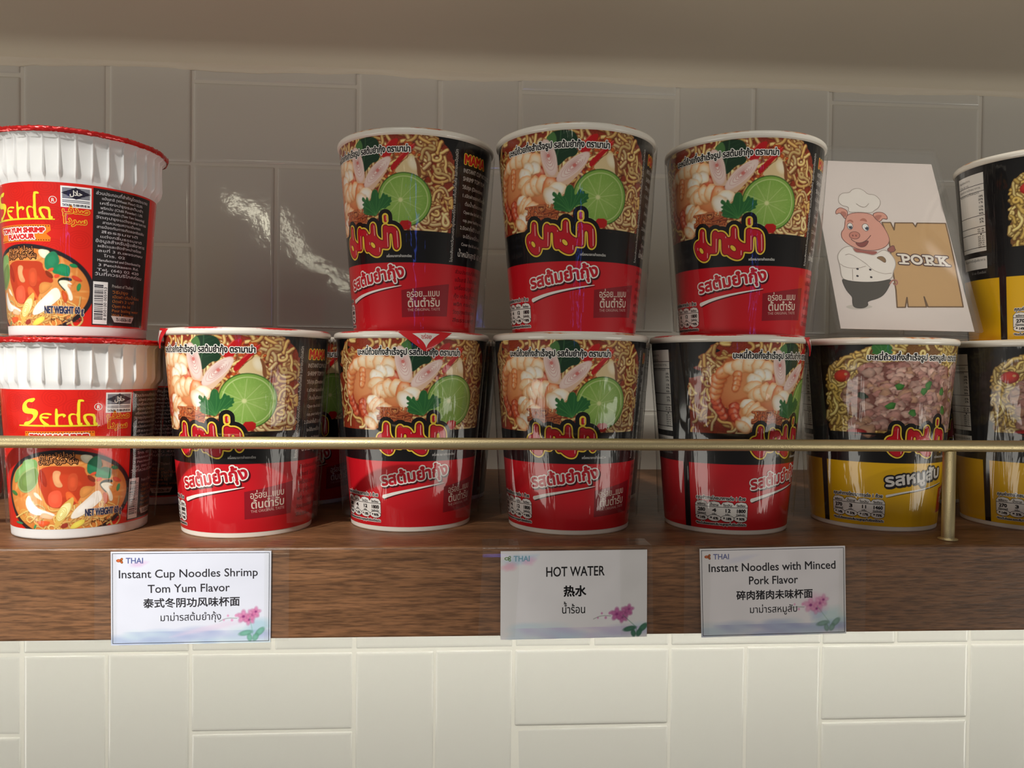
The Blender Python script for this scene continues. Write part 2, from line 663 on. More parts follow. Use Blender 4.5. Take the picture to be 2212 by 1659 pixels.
def wood_mat():
    m, nt, b = new_mat('walnut_laminate')
    tc = node(nt, 'ShaderNodeTexCoord')
    mp = node(nt, 'ShaderNodeMapping')
    mp.inputs['Scale'].default_value = (2.2, 30, 42)
    nt.links.new(tc.outputs['Object'], mp.inputs['Vector'])
    n1 = node(nt, 'ShaderNodeTexNoise')
    n1.inputs['Scale'].default_value = 3.0
    n1.inputs['Detail'].default_value = 8
    n1.inputs['Roughness'].default_value = 0.62
    n1.inputs['Distortion'].default_value = 0.5
    nt.links.new(mp.outputs['Vector'], n1.inputs['Vector'])
    mp2 = node(nt, 'ShaderNodeMapping')
    mp2.inputs['Scale'].default_value = (34, 360, 360)
    nt.links.new(tc.outputs['Object'], mp2.inputs['Vector'])
    n2 = node(nt, 'ShaderNodeTexNoise')
    n2.inputs['Scale'].default_value = 3.0
    n2.inputs['Detail'].default_value = 4
    nt.links.new(mp2.outputs['Vector'], n2.inputs['Vector'])
    cr = node(nt, 'ShaderNodeValToRGB')
    e = cr.color_ramp.elements
    e[0].position, e[0].color = 0.30, rgb((104, 70, 46))
    e[1].position, e[1].color = 0.70, rgb((137, 96, 65))
    k = e.new(0.5)
    k.color = rgb((120, 83, 54))
    nt.links.new(n1.outputs['Fac'], cr.inputs['Fac'])
    cr2 = node(nt, 'ShaderNodeValToRGB')
    cr2.color_ramp.elements[0].position, cr2.color_ramp.elements[0].color = 0.36, (0.42, 0.40, 0.38, 1)
    cr2.color_ramp.elements[1].position, cr2.color_ramp.elements[1].color = 0.50, (0.92, 0.92, 0.92, 1)
    k2 = cr2.color_ramp.elements.new(0.66)
    k2.color = (1.35, 1.32, 1.28, 1)
    nt.links.new(n2.outputs['Fac'], cr2.inputs['Fac'])
    mx = node(nt, 'ShaderNodeMix', data_type='RGBA', blend_type='MULTIPLY')
    mx.inputs['Factor'].default_value = 0.75
    nt.links.new(cr.outputs['Color'], mx.inputs[6])
    nt.links.new(cr2.outputs['Color'], mx.inputs[7])
    nt.links.new(mx.outputs[2], b.inputs['Base Color'])
    b.inputs['Roughness'].default_value = 0.42
    bp = node(nt, 'ShaderNodeBump')
    bp.inputs['Strength'].default_value = 0.35
    bp.inputs['Distance'].default_value = 0.0006
    nt.links.new(n2.outputs['Fac'], bp.inputs['Height'])
    nt.links.new(bp.outputs['Normal'], b.inputs['Normal'])
    return m

M_WOOD = wood_mat()

def gold_mat():
    m, nt, b = new_mat('champagne_metal')
    b.inputs['Base Color'].default_value = rgb((212, 196, 152))
    b.inputs['Metallic'].default_value = 0.9
    b.inputs['Roughness'].default_value = 0.42
    tc = node(nt, 'ShaderNodeTexCoord')
    n = node(nt, 'ShaderNodeTexNoise')
    n.inputs['Scale'].default_value = 2400
    n.inputs['Detail'].default_value = 2
    nt.links.new(tc.outputs['Object'], n.inputs['Vector'])
    bp = node(nt, 'ShaderNodeBump')
    bp.inputs['Strength'].default_value = 0.35
    bp.inputs['Distance'].default_value = 0.0004
    nt.links.new(n.outputs['Fac'], bp.inputs['Height'])
    nt.links.new(bp.outputs['Normal'], b.inputs['Normal'])
    return m

M_GOLD = gold_mat()

def plaster_mat():
    m, nt, b = new_mat('painted_board')
    b.inputs['Roughness'].default_value = 0.45
    b.inputs['Base Color'].default_value = rgb((219, 209, 190))
    tc = node(nt, 'ShaderNodeTexCoord')
    n = node(nt, 'ShaderNodeTexNoise')
    n.inputs['Scale'].default_value = 60
    nt.links.new(tc.outputs['Object'], n.inputs['Vector'])
    bp = node(nt, 'ShaderNodeBump')
    bp.inputs['Strength'].default_value = 0.08
    bp.inputs['Distance'].default_value = 0.001
    nt.links.new(n.outputs['Fac'], bp.inputs['Height'])
    nt.links.new(bp.outputs['Normal'], b.inputs['Normal'])
    return m

M_PLASTER = plaster_mat()

# ------------------------------------------------------------------ the setting: tiled wall, underside of the shelf above
T = 0.076
def tile_vf(x0, x1, z0, z1):
    g, bv, th = 0.0012, 0.0032, 0.0020
    x0, x1, z0, z1 = x0 + g, x1 - g, z0 + g, z1 - g
    rings = []
    for ins, dep in ((0, 0.0), (0.0002, -0.45), (0.0008, -0.78), (0.0017, -0.95), (bv, -1.0), (bv + 0.0006, -1.0)):
        r = []
        cr = 0.0016
        for cx, cz, a0 in ((x1 - cr, z1 - cr, 0), (x0 + cr, z1 - cr, 1), (x0 + cr, z0 + cr, 2), (x1 - cr, z0 + cr, 3)):
            for q in range(4):
                a = (a0 + q / 3) * math.pi / 2
                rr = max(cr - ins, 0.00012)
                ex = ins - cr + rr
                sx, sz = (1 if a0 in (0, 3) else -1), (1 if a0 in (0, 1) else -1)
                r.append((cx - sx * ex + rr * math.cos(a), dep * th, cz - sz * ex + rr * math.sin(a)))
        rings.append(r)
    V = np.array([p for r in rings for p in r])
    n = 16
    F = grid_faces(len(rings), n, 0, True)
    k = len(V)
    V = np.concatenate([V, [((x0 + x1) / 2, -th, (z0 + z1) / 2)]])
    return V, F, np.array([(k - n + i, k - n + (i + 1) % n, k) for i in range(n)])

Q, TR, TM = [], [], []
parts, tris, k = [], [], 0
for j in range(-3, 4):
    for i in range(-5, 9):
        X0, Z0 = i * 2 * T, j * 2 * T
        horiz = (i + j) % 2 != 0
        cells = [(X0, X0 + 2 * T, Z0, Z0 + T), (X0, X0 + 2 * T, Z0 + T, Z0 + 2 * T)] if horiz else [(X0, X0 + T, Z0, Z0 + 2 * T), (X0 + T, X0 + 2 * T, Z0, Z0 + 2 * T)]
        for c in cells:
            V, F, t3 = tile_vf(*c)
            # hand-set tiles: none is quite flush with its neighbours
            V = V + rng.normal(0, 0.00025, 3) * (1, 1, 1)
            V[:, 1] += (V[:, 0] - V[:, 0].mean()) * rng.normal(0, 0.0025) + (V[:, 2] - V[:, 2].mean()) * rng.normal(0, 0.0025)
            parts.append(V)
            tris.append((F + k, t3 + k))
            k += len(V)
GV, GF = box_vf(-0.85, 1.45, -0.0011, 0.05, -0.50, 0.62)
Vall = np.concatenate(parts + [GV])
quads = np.concatenate([t[0] for t in tris] + [GF + k])
tri = np.concatenate([t[1] for t in tris])
me = mesh_np('wall_back', Vall, [quads, tri])
me.materials.append(M_TILE)
me.materials.append(M_GROUT)
mi = np.zeros(len(me.polygons), np.int32)
nq = sum(len(t[0]) for t in tris)
mi[nq:nq + 6] = 1
me.polygons.foreach_set('material_index', mi)
sm = np.ones(len(me.polygons), bool)
sm[nq:nq + 6] = False
me.polygons.foreach_set('use_smooth', sm)
o = link('wall_back', me, None)
o['kind'] = 'structure'
o['label'] = 'off-white glazed tiles laid in pairs behind and below the shelf'

V, F = box_vf(-0.85, 1.45, -0.25, -0.0005, 0.546, 0.60)
o = link('ceiling', mesh_np('ceiling', V, [F], False), M_PLASTER)
bevel(o, 0.003)
o['kind'] = 'structure'
o['label'] = 'beige painted underside of the shelf above'

# uneven bead of filler where the tiles meet the board above
n = 420
xs = np.linspace(-0.8, 1.4, n)
w = 0.0035 + 0.0012 * np.sin(xs * 31) + np.abs(rng.normal(0, 0.0009, n))
w = np.convolve(w, [0.25, 0.5, 0.25], 'same')
prof = [(-0.0012, 1.0), (-0.0040, 0.95), (-0.0065, 0.45), (-0.0080, 0.0)]
V = np.stack([np.stack([xs, np.full(n, py) - 0.0003, 0.5462 - w * pz], 1) for py, pz in prof]).reshape(-1, 3)
o = link('trim_1', mesh_np('trim_1', V, [grid_faces(4, n)]), M_PLASTER)
o['kind'] = 'structure'
o['label'] = 'uneven bead of filler along the top of the tiles'

# ------------------------------------------------------------------ the shelf and its rail
V, F = box_vf(-0.80, 1.40, -0.331, -0.0085, 0.1262, ZS)
o = link('wooden_shelf', mesh_np('wooden_shelf', V, [F], False), M_WOOD)
bevel(o, 0.0012)
tag(o, 'thick walnut-brown wooden shelf running across the tiled wall', 'shelf')

rail = thing('guard_rail', 'thin champagne gold rail along the front of the wooden shelf', 'rail', (0.527, -0.3185, ZS))
RZ = 0.0531
V, F = lathe([(0, 0), (0.00325, 0), (0.00325, 2.2), (0, 2.2)], 28)
V = np.stack([V[:, 2] - 1.33, V[:, 0], V[:, 1] + RZ], 1)
bar = link('bar', mesh_np('bar', V, [F]), M_GOLD, rail)
for px in (0.0, -0.95):
    V, F = lathe([(0, 0), (0.0052, 0), (0.0052, 0.0008), (0.0036, 0.0012), (0.0034, 0.0016), (0.0034, RZ - 0.0030), (0, RZ - 0.0028)], 28)
    V = V + (px, 0, 0)
    link('post', mesh_np('post', V, [F]), M_GOLD, rail)

# ------------------------------------------------------------------ paper noodle cups: printed pictures
R0, R1, HC = 0.0362, 0.0462, 0.1145
KM = 0.719
def cone_place(r0, r1, h, K, base=0.00006):
    def f(x, y, L):
        z = y * 0.001
        r = r0 + (r1 - r0) * z / h + base + L * 0.00004
        a = np.radians(x / K)
        return np.stack([r * np.sin(a), -r * np.cos(a), z], 1)
    return f

BLACK = (17, 16, 18)
RED = (205, 24, 36)
YEL = (238, 186, 20)
WHITE = (244, 241, 234)
CREAM = (236, 214, 196)

# outlines of the printed pictures, in millimetres on the labels
LOGO=[(-11.5,63.2),(-10.1,62.3),(-9.9,60.9),(-9.9,57.9),(-9.3,55.4),(-7.7,53.5),(-5.6,52.6),(-5.5,54.2),(-5.5,59.6),(-4.7,61.1),(-3.6,61.6),(-2.5,61.0),(-2.1,60.2),(-0.5,60.5),(1.4,59.9),(2.7,58.4),(3.3,57.0),(5.3,57.0),(5.3,60.8),(5.5,62.3),(6.8,63.2),(8.1,62.5),(8.6,60.7),(8.7,57.1),(9.4,55.3),(11.2,53.7),(13.2,53.1),(13.4,53.7),(13.3,60.2),(13.7,61.3),(15.2,61.8),(16.3,61.1),(16.7,60.9),(18.8,61.0),(20.9,60.1),(22.2,58.4),(22.8,56.4),(23.2,50.4),(22.7,48.8),(21.4,47.8),(20.1,48.5),(19.5,50.3),(19.2,55.8),(18.8,56.9),(18.0,57.3),(17.2,56.9),(16.9,55.8),(17.0,50.2),(16.7,49.1),(15.7,48.6),(12.0,49.2),(11.9,47.1),(11.1,45.3),(9.3,44.6),(6.9,45.1),(4.5,46.5),(3.2,47.8),(1.4,47.5),(0.5,48.7),(0.1,50.5),(0.1,55.6),(-0.2,56.5),(-0.9,56.9),(-1.7,56.5),(-1.9,55.5),(-2.1,50.1),(-2.7,48.8),(-3.7,48.4),(-7.3,48.9),(-7.5,47.3),(-8.6,45.4),(-10.9,44.7),(-13.7,46.0),(-16.0,48.5),(-17.4,51.9),(-17.5,54.4),(-16.2,56.5),(-13.4,57.0),(-13.3,60.8),(-12.8,62.8)]
LHOLES=[[(-12.7,50.9),(-11.6,49.4),(-13.7,52.5),(-11.9,51.2)],[(6.3,50.8),(7.6,49.4),(5.0,52.3),(7.0,51.4)]]
LDOT=[(14.9,66.3),(15.0,64.1)]
LHI=[[(-10.9,61.4),(-11.0,58.0),(-10.9,55.5)],[(-2.9,56.7),(-3.2,49.5)],[(7.7,61.6),(7.7,58.5),(7.9,56.2)],[(15.6,66.4),(15.7,64.2)],[(16.0,57.3),(16.2,49.8)],[(21.6,58.1),(21.9,53.7),(22.1,49.3)],[(-15.0,52.8),(-14.9,51.6)],[(4.0,52.6),(4.1,51.4)],[(-8.5,49.2),(-8.6,46.7)],[(10.9,49.3),(10.9,47.1)],[(2.4,57.5),(2.5,56.9)]]
LEAF=[(-3.5,106.6),(-0.6,109.0),(1.1,110.2),(9.6,110.4),(13.0,106.9),(13.3,98.9),(11.1,96.1),(8.1,96.4),(2.7,90.8),(1.9,94.8),(0.4,101.5)]
CHI1=[(12.7,100.1),(16.4,103.9),(18.9,107.5),(22.6,108.7),(22.9,107.0),(22.0,104.8),(19.8,100.9),(18.2,98.4),(14.9,98.0)]
CHI2=[(18.0,92.8),(23.3,98.3),(27.9,104.7),(30.8,105.4),(30.6,103.2),(26.7,98.6),(23.1,94.5),(19.8,90.4)]
GARL=[(20.1,90.3),(23.4,94.1),(26.1,97.1),(29.0,98.5),(32.0,98.1),(33.7,95.2),(34.4,91.4),(34.7,87.2),(31.1,88.2),(25.4,89.0)]
GARB=[(30.8,98.5),(32.4,97.8),(33.7,95.2),(34.6,91.4),(34.7,87.2),(32.6,88.3),(32.4,94.0)]
LG1=[(-4.5,105.8),(-2.2,104.5),(0.6,100.0),(2.6,93.8),(3.2,88.2),(2.4,85.4),(0.4,85.9),(-3.2,86.3),(-4.7,90.0),(-6.0,95.1),(-6.5,99.7),(-5.8,103.9)]
LG2=[(2.4,84.7),(2.9,87.5),(5.2,91.6),(9.3,95.2),(13.9,97.6),(16.5,97.8),(18.3,96.0),(17.6,93.1),(15.0,88.6),(11.1,84.4),(8.3,81.3),(5.6,82.1)]
LGF=[[(-1.8,96.5),(-3.6,104.8),(2.1,96.9)],[(10.5,91.0),(17.4,97.3),(12.9,88.4)]]
PARS=[(-0.6,74.3),(1.7,74.9),(-0.5,76.4),(0.3,78.5),(2.0,77.3),(2.7,76.2),(3.1,78.0),(4.2,77.6),(4.9,75.4),(6.3,76.0),(6.5,78.2),(7.7,81.3),(10.1,81.6),(11.4,79.1),(11.5,75.9),(12.7,76.6),(13.5,78.7),(14.5,79.4),(15.2,78.0),(16.6,78.4),(17.0,76.7),(18.8,77.1),(18.5,75.3),(19.2,74.3),(17.5,73.5),(18.6,72.5),(16.1,71.7),(15.4,70.6),(12.9,71.0),(10.1,68.2),(8.8,66.8),(5.2,67.6),(2.3,68.1),(0.1,69.6),(0.9,70.7),(-0.2,72.2),(1.3,72.8)]
CHIP=[(22.4,63.8),(29.7,64.2),(29.6,59.6),(24.9,58.6)]
PPARS=[(-22.6,105.3),(-21.4,106.4),(-22.6,108.6),(-21.5,110.9),(-19.9,110.1),(-20.6,112.0),(-18.5,111.6),(-16.7,112.3),(-15.4,110.1),(-14.2,110.8),(-12.0,108.2),(-13.2,107.1),(-11.6,106.0),(-13.7,104.5),(-18.3,104.1)]
PTOM=[(-37.5,92.0),(-37.5,96.2),(-33.0,92.0)]
PMEAT=[(-39.8,79.2),(-36.6,84.3),(-32.3,90.1),(-27.6,94.7),(-24.8,100.4),(-18.2,99.7),(-12.0,100.5),(-2.9,100.5),(8.9,100.7),(16.6,99.0),(25.4,93.8),(27.0,80.8),(27.3,73.1),(24.3,64.4),(8.2,64.7),(-3.7,64.7),(-17.4,61.0),(-31.2,59.2),(-33.4,62.5),(-30.4,67.3),(-35.4,72.0),(-32.4,74.8),(-34.6,76.3)]
PGRN=[(-7.9,86.0),(-12.1,74.7),(6.0,83.5),(8.6,86.9),(19.1,83.2),(21.8,72.1),(-0.0,70.8),(-26.6,80.4)]
PRED=[(-29.8,59.3)]
BOWL=[([(-23.0,30.1),(-21.5,36.2),(-15.5,39.5),(-13.9,42.5),(-9.8,43.6),(-5.2,43.1),(-5.4,38.2),(-8.3,36.9),(-15.9,35.2),(-20.0,30.4)],(125,170,95)),([(-20.0,30.4),(-18.6,33.1),(-14.4,36.6),(-10.2,38.4),(-6.0,39.8),(-4.5,35.0),(-5.8,30.4),(-9.0,26.7),(-13.2,24.9),(-17.3,25.6),(-19.7,27.8)],(150,175,105)),([(-18.6,30.5),(-17.6,32.8),(-13.8,35.8),(-9.8,37.6),(-6.4,38.9),(-5.2,35.0),(-6.3,30.7),(-9.3,27.4),(-13.1,25.9),(-16.7,26.5),(-18.6,28.2)],(110,140,70)),([(16.1,45.1),(18.1,45.7),(22.5,44.8),(21.4,42.9),(19.6,40.3),(16.7,42.5)],(236,230,200)),([(-4.4,38.2),(1.3,39.9),(8.5,39.5),(18.4,39.4),(18.4,35.1),(25.2,28.7),(18.8,27.5),(16.1,22.4),(14.3,18.9),(6.9,16.9),(-0.8,18.0),(-3.2,24.6),(-5.8,31.1)],(190,62,32)),([(-4.7,38.6),(-2.0,37.0),(-0.3,31.1),(-1.1,27.9),(-4.3,32.4)],(160,45,25)),([(10.2,35.5),(15.2,36.0),(14.9,26.8),(11.9,25.6),(9.8,27.7)],(205,80,45)),([(3.0,37.6),(7.3,36.9),(5.4,33.0),(8.3,28.4),(4.0,28.2),(2.3,33.1)],(225,160,110)),([(16.1,28.7),(23.9,28.1),(21.0,24.4),(15.8,21.4)],(214,140,70)),([(-0.6,22.6),(1.1,26.2),(7.1,27.1),(7.2,17.3),(0.5,17.4)],(232,92,62)),([(8.6,26.1),(11.9,25.6),(15.5,19.5),(14.5,18.9),(10.7,23.4),(9.5,20.1)],(235,105,50)),([(-13.8,22.2),(-11.1,24.3),(-9.5,19.2),(-4.4,16.0),(-0.9,15.4),(3.6,13.7),(2.3,12.6),(-3.4,13.7),(-6.7,13.0),(-11.8,14.4),(-14.6,18.2)],(243,238,230)),([(-8.7,25.7),(-6.1,25.2),(-3.0,21.0),(-4.8,21.6),(-8.0,23.5)],(240,220,190)),([(-5.6,12.1),(-3.7,15.1),(3.0,12.8),(1.3,11.1),(-1.7,11.5)],(240,190,150)),([(11.2,12.5),(13.7,16.6),(18.2,20.3),(25.2,27.0),(27.9,21.4),(25.4,18.7),(21.6,15.7),(16.7,12.1),(11.8,10.8)],(244,236,222)),([(25.2,29.0),(28.0,31.4),(32.6,31.0),(33.0,29.3),(29.3,30.0),(26.4,28.9),(29.7,24.6),(29.2,24.0)],(25,40,30)),([(25.8,29.3),(30.3,29.9),(33.8,27.2),(29.7,28.1),(32.9,23.2),(33.4,19.1),(31.3,19.0),(30.8,23.4),(27.8,26.4)],(244,238,214)),([(27.2,25.2),(30.5,22.8),(30.9,19.1),(28.7,17.0)],(205,85,30)),([(19.3,37.1),(19.6,41.0),(21.6,43.5),(24.3,44.9),(26.2,43.2),(27.2,38.8),(25.1,36.7),(24.5,34.1),(20.2,35.0)],(40,128,88)),([(22.9,33.5),(24.5,36.7),(27.5,38.5),(30.1,37.9),(32.1,36.8),(31.9,32.7),(30.9,31.5),(26.4,32.6)],(30,135,85)),([(31.3,38.2),(34.4,38.7),(36.2,36.7),(32.7,36.5)],(30,130,75)),([(20.8,35.0),(24.1,36.3),(23.9,34.4),(21.4,34.0)],(225,85,50)),([(23.9,32.1),(26.6,32.9),(27.0,31.5),(24.5,30.4)],(225,75,45)),([(19.4,35.1),(23.3,32.8),(23.9,30.1),(20.2,31.7)],(130,45,20)),([(32.3,32.0),(34.6,32.5),(38.9,29.3),(34.4,29.5)],(205,70,40)),([(34.9,25.7),(35.9,28.3),(37.3,28.4),(37.1,25.4),(35.7,23.9)],(50,135,75)),([(-26.6,25.8),(-22.4,25.6),(-20.2,23.8),(-22.1,23.0),(-26.2,24.2)],(60,120,60)),([(-24.1,9.2),(-17.0,8.8),(-18.2,7.7),(-23.6,8.1)],(50,135,90)),([(-9.9,6.0),(-8.5,8.5),(-7.6,7.4),(-8.7,5.9)],(50,140,90)),([(2.4,6.2),(3.6,11.4),(4.3,14.7),(6.9,18.6),(10.6,21.7),(12.8,23.3),(13.1,20.3),(11.2,15.1),(7.4,10.0),(4.1,6.1)],(222,180,90)),([(3.8,11.8),(4.6,14.7),(6.9,18.3),(10.0,20.1),(11.7,19.4),(11.2,15.8),(8.4,11.6),(5.2,9.7)],(240,232,165)),([(10.8,5.9),(12.0,8.1),(15.8,10.2),(18.6,10.3),(18.2,8.3),(15.1,6.3),(12.6,5.6)],(232,214,90)),([(5.8,6.8),(7.1,8.7),(10.2,8.9),(9.8,6.9),(7.3,5.9)],(150,55,40)),([(-7.3,10.4),(1.6,10.1),(-1.9,7.5),(-5.6,6.8)],(225,90,45))]
SRING=[[(-16.1,12.9),(-15.8,15.9),(-12.4,13.1)],[(6.5,13.7),(8.5,17.2),(8.4,12.6)]]
SERDA=[[(-4.6,75.9),(-6.3,73.7),(-8.7,74.2),(-10.1,72.7),(-9.7,71.0),(-8.7,70.3),(-6.5,70.2),(-4.4,69.6),(-3.7,68.4),(-4.1,66.7),(-5.3,65.0),(-7.2,63.2),(-9.3,61.8),(-12.3,61.6),(-11.2,63.2),(-9.3,63.3),(-7.7,64.2),(-6.3,65.7),(-6.2,67.1),(-7.2,67.7),(-10.2,67.8),(-12.0,68.6),(-12.5,70.2),(-12.0,72.6),(-10.0,74.6),(-7.5,75.6)],[(3.0,67.6),(2.7,66.9),(-0.2,67.6),(-1.6,67.1),(-2.2,66.2),(0.7,65.9),(1.7,65.9),(0.9,65.1),(-2.0,65.6),(-2.1,65.0),(-0.3,63.1),(2.1,61.6),(-0.6,61.6),(-2.2,63.3),(-3.0,65.2),(-2.8,66.7),(-1.5,67.7),(0.7,68.0)],[(4.8,70.2),(5.8,70.3),(5.8,67.0),(7.3,67.6),(8.8,67.6),(9.8,66.7),(8.5,65.6),(8.5,66.8),(7.1,66.7),(5.8,65.8),(5.8,62.1),(6.1,61.5),(4.7,61.5)],[(15.0,74.8),(16.3,75.2),(17.6,74.9),(17.9,74.2),(16.5,74.3),(16.0,73.8),(16.0,62.2),(17.0,62.8),(17.0,61.4),(14.9,61.5),(14.9,67.1),(13.4,67.2),(12.4,67.2),(11.6,66.4),(11.8,64.2),(13.0,61.5),(11.4,61.5),(11.0,64.0),(10.8,66.5),(11.8,67.7),(13.4,67.7),(14.9,66.6)],[(17.5,66.4),(18.6,67.4),(21.2,67.5),(23.1,67.0),(23.2,62.2),(24.1,62.8),(24.1,61.2),(22.3,61.1),(22.4,65.7),(21.2,66.6),(19.5,66.8),(18.5,66.1),(19.1,64.1),(21.0,61.3),(19.3,61.4),(18.0,63.9)],[(-15.1,61.7),(-15.1,61.0),(25.1,60.9),(25.1,61.4)]]
PIG={'board':[(40.0,77.3),(45.7,77.5),(46.9,71.9),(48.5,77.3),(60.4,77.7),(61.6,74.8),(63.3,77.7),(82.2,78.1),(82.1,66.9),(81.7,54.0),(81.0,39.7),(80.3,25.8),(79.7,17.0),(57.4,16.4),(56.4,23.4),(56.4,16.3),(44.8,16.0),(45.4,22.6),(43.0,15.7),(37.8,15.5),(39.4,27.3),(40.2,41.3),(42.1,64.3)],'hat':[(18.6,84.3),(20.4,88.6),(16.3,89.1),(13.7,92.0),(14.8,97.0),(18.1,99.6),(22.5,99.7),(24.3,102.3),(28.7,103.8),(32.6,102.0),(34.4,98.9),(38.9,99.1),(41.9,95.5),(41.9,91.9),(39.4,88.1),(37.1,86.8),(34.6,84.3),(26.4,84.9)],'earL':[(18.8,85.5),(16.0,87.5),(13.5,87.8),(10.8,85.2),(10.5,82.2),(13.4,84.1),(15.0,81.2),(16.1,78.8),(18.2,81.9)],'earLi':[(13.1,84.1),(16.2,85.4),(18.1,83.1),(16.0,79.7)],'earR':[(34.4,83.4),(38.4,85.3),(42.4,84.9),(44.3,82.2),(44.0,79.5),(41.1,80.6),(39.0,77.8),(37.1,78.4)],'earRi':[(35.1,81.6),(38.5,83.2),(41.3,82.7),(39.6,80.9),(37.6,78.1)],'tailb':[(38.6,56.7),(44.5,60.9),(44.6,57.4),(45.2,56.9),(42.2,54.5)],'head':[(18.4,83.1),(26.4,84.6),(34.5,83.7),(38.9,77.2),(41.4,71.4),(42.6,65.5),(41.7,62.0),(38.4,58.4),(31.4,55.8),(23.8,55.9),(19.0,57.2),(13.6,61.0),(11.2,65.0),(11.9,69.2),(14.4,71.6),(15.9,78.2)],'neck':[(17.1,57.7),(18.9,56.9),(24.7,55.3),(33.9,55.6),(30.2,52.4),(26.3,52.8),(22.0,54.1),(17.7,54.0)],'coat':[(17.0,58.8),(17.9,54.0),(22.4,53.8),(26.3,53.1),(30.2,52.1),(35.4,56.0),(38.1,56.6),(41.1,53.9),(43.2,49.3),(42.6,44.8),(40.1,40.7),(38.6,35.6),(29.6,33.1),(19.6,32.5),(10.8,33.1),(6.2,34.9),(7.0,44.2),(6.0,50.4),(8.6,55.1),(12.6,58.1)],'gap':[(30.9,50.7),(35.2,52.1),(37.3,49.7),(36.4,46.6),(33.6,49.0)],'pants':[(6.3,34.9),(10.8,33.1),(19.6,32.5),(29.6,33.1),(38.5,35.6),(36.2,31.1),(32.0,24.9),(27.5,21.5),(19.4,19.1),(20.1,16.4),(16.3,14.1),(10.5,14.5),(10.2,18.3),(11.1,22.1),(8.5,25.3),(6.9,30.2)],'shad':[(4.8,14.9),(9.0,16.6),(19.7,16.9),(23.4,15.4),(17.2,13.6),(9.3,13.1)],'eyeL':[(16.4,74.1),(17.7,75.9),(19.3,76.2),(20.3,74.8),(19.9,72.4),(18.3,70.9),(16.7,71.7)],'eyeR':[(26.1,73.8),(27.3,75.6),(29.2,76.0),(30.5,74.6),(30.3,71.6),(28.4,70.0),(26.6,71.5)],'mouth':[(19.5,61.5),(23.2,61.1),(29.3,63.9),(26.4,59.2),(23.2,57.9),(20.8,59.0)],'snout':[(16.5,67.0),(18.0,69.1),(21.2,69.8),(23.5,68.4),(23.7,66.4),(21.7,64.2),(18.7,64.1),(16.8,65.2)],'browL':[(17.6,78.3),(19.7,78.9),(21.1,77.8),(21.0,76.0),(19.0,77.6),(16.7,76.5)],'browR':[(24.9,77.9),(27.7,80.4),(29.9,79.6),(30.4,76.9),(27.8,78.3)]}
PIGL=[[(17.4,64.1),(18.4,62.4),(22.1,60.8),(27.1,63.0),(30.7,67.2)],[(11.6,52.0),(14.7,53.0),(18.8,50.3),(24.0,45.9),(27.2,41.4),(33.7,38.8),(38.8,39.6)],[(7.2,45.3),(9.6,43.1),(16.3,42.0),(23.2,44.1)],[(14.3,41.6),(13.2,34.0)],[(25.5,91.2),(28.2,88.9),(31.2,88.7),(33.8,91.6)],[(36.4,31.9),(38.3,34.5),(40.9,34.9),(41.8,32.9),(39.6,30.9),(38.9,32.3)]]
PIGP=[(18.4,72.9),(29.1,72.4),(18.9,66.6),(21.0,66.6),(17.6,42.0),(25.7,41.7),(16.7,36.9),(25.3,36.3),(45.1,53.4),(77.2,45.3),(18.1,74.1),(28.3,73.6)]
SHRP=[([(-31.6,67.5),(-33.8,71.5),(-36.2,75.5),(-37.0,80.5),(-36.0,85.4),(-34.7,91.2)],4.8,7.6,8,[2,2,2,2,1,1,1,1]),([(-34.7,91.6),(-30.3,95.3),(-23.8,97.7),(-18.0,98.1),(-12.3,96.8),(-7.7,93.9)],7.6,10.0,6,[1,0,0,0,0,0]),([(-25.6,93.3),(-25.5,88.0),(-26.8,83.2)],4.4,3.6,4,[1,1,1,1]),([(-5.9,87.9),(-9.3,92.2),(-14.0,92.6),(-17.0,89.0),(-17.3,84.5),(-13.6,80.2)],6.0,11.5,6,[2,3,3,3,0,0]),([(-15.2,80.2),(-10.3,82.7),(-4.8,83.1),(0.5,80.4),(2.0,76.8),(-1.1,73.6)],9.2,13.1,6,[0,0,0,1,3,3]),([(-25.8,75.1),(-27.7,71.7),(-26.3,67.7),(-22.9,64.6)],6.0,4.8,4,[2,2,2,2]),([(-20.3,77.2),(-19.1,73.2),(-14.7,70.9),(-13.1,68.1)],7.6,11.9,4,[3,0,0,0]),([(-9.0,65.8),(-14.0,66.9),(-19.4,65.9),(-22.6,61.3)],3.6,9.2,5,[1,0,3,3,0])]
def logo(art, dx=0.0):
    P = [(x + dx, y) for x, y in LOGO]
    S = chaikin(P, 2)
    dot = [(x + dx, y) for x, y in LDOT]
    for w, col, ly in ((6.6, BLACK, 1), (2.1, (244, 208, 70), 2)):
        art.poly(P, col, ly)
        art.stroke(S, w, col, ly, True)
        art.stroke(dot, w + 1.7, col, ly, nd=24)
    art.poly(P, (140, 10, 24), 3)
    art.stroke(dot, 1.75, (140, 10, 24), 3, nd=20)
    Sn = S
    # the lit core of the fat letters, inset from the dark edge
    C = fill_loops([S])
    art.add(C[0] * (1, 1) , C[1], (196, 22, 40), 4)
    art.stroke(S, 0.45, (128, 8, 24), 5, True, nd=5)
    art.stroke(dot, 1.4, (196, 22, 40), 4, nd=20)
    for h in LHOLES:
        h = [(x + dx, y) for x, y in h]
        cx, cy = np.mean(h, 0)
        a = math.atan2(h[1][1] - h[2][1], h[1][0] - h[2][0])
        rx = math.hypot(h[1][0] - h[2][0], h[1][1] - h[2][1]) / 2
        art.ell(cx, cy, rx + 0.35, rx * 0.55 + 0.35, (128, 8, 24), 5, a)
        art.ell(cx, cy, rx, rx * 0.55, (244, 208, 70), 6, a)
    for h in LHI:
        art.stroke(chaikin([(x + dx, y) for x, y in h], 1, False), 0.42, (246, 178, 178), 6, nd=8)

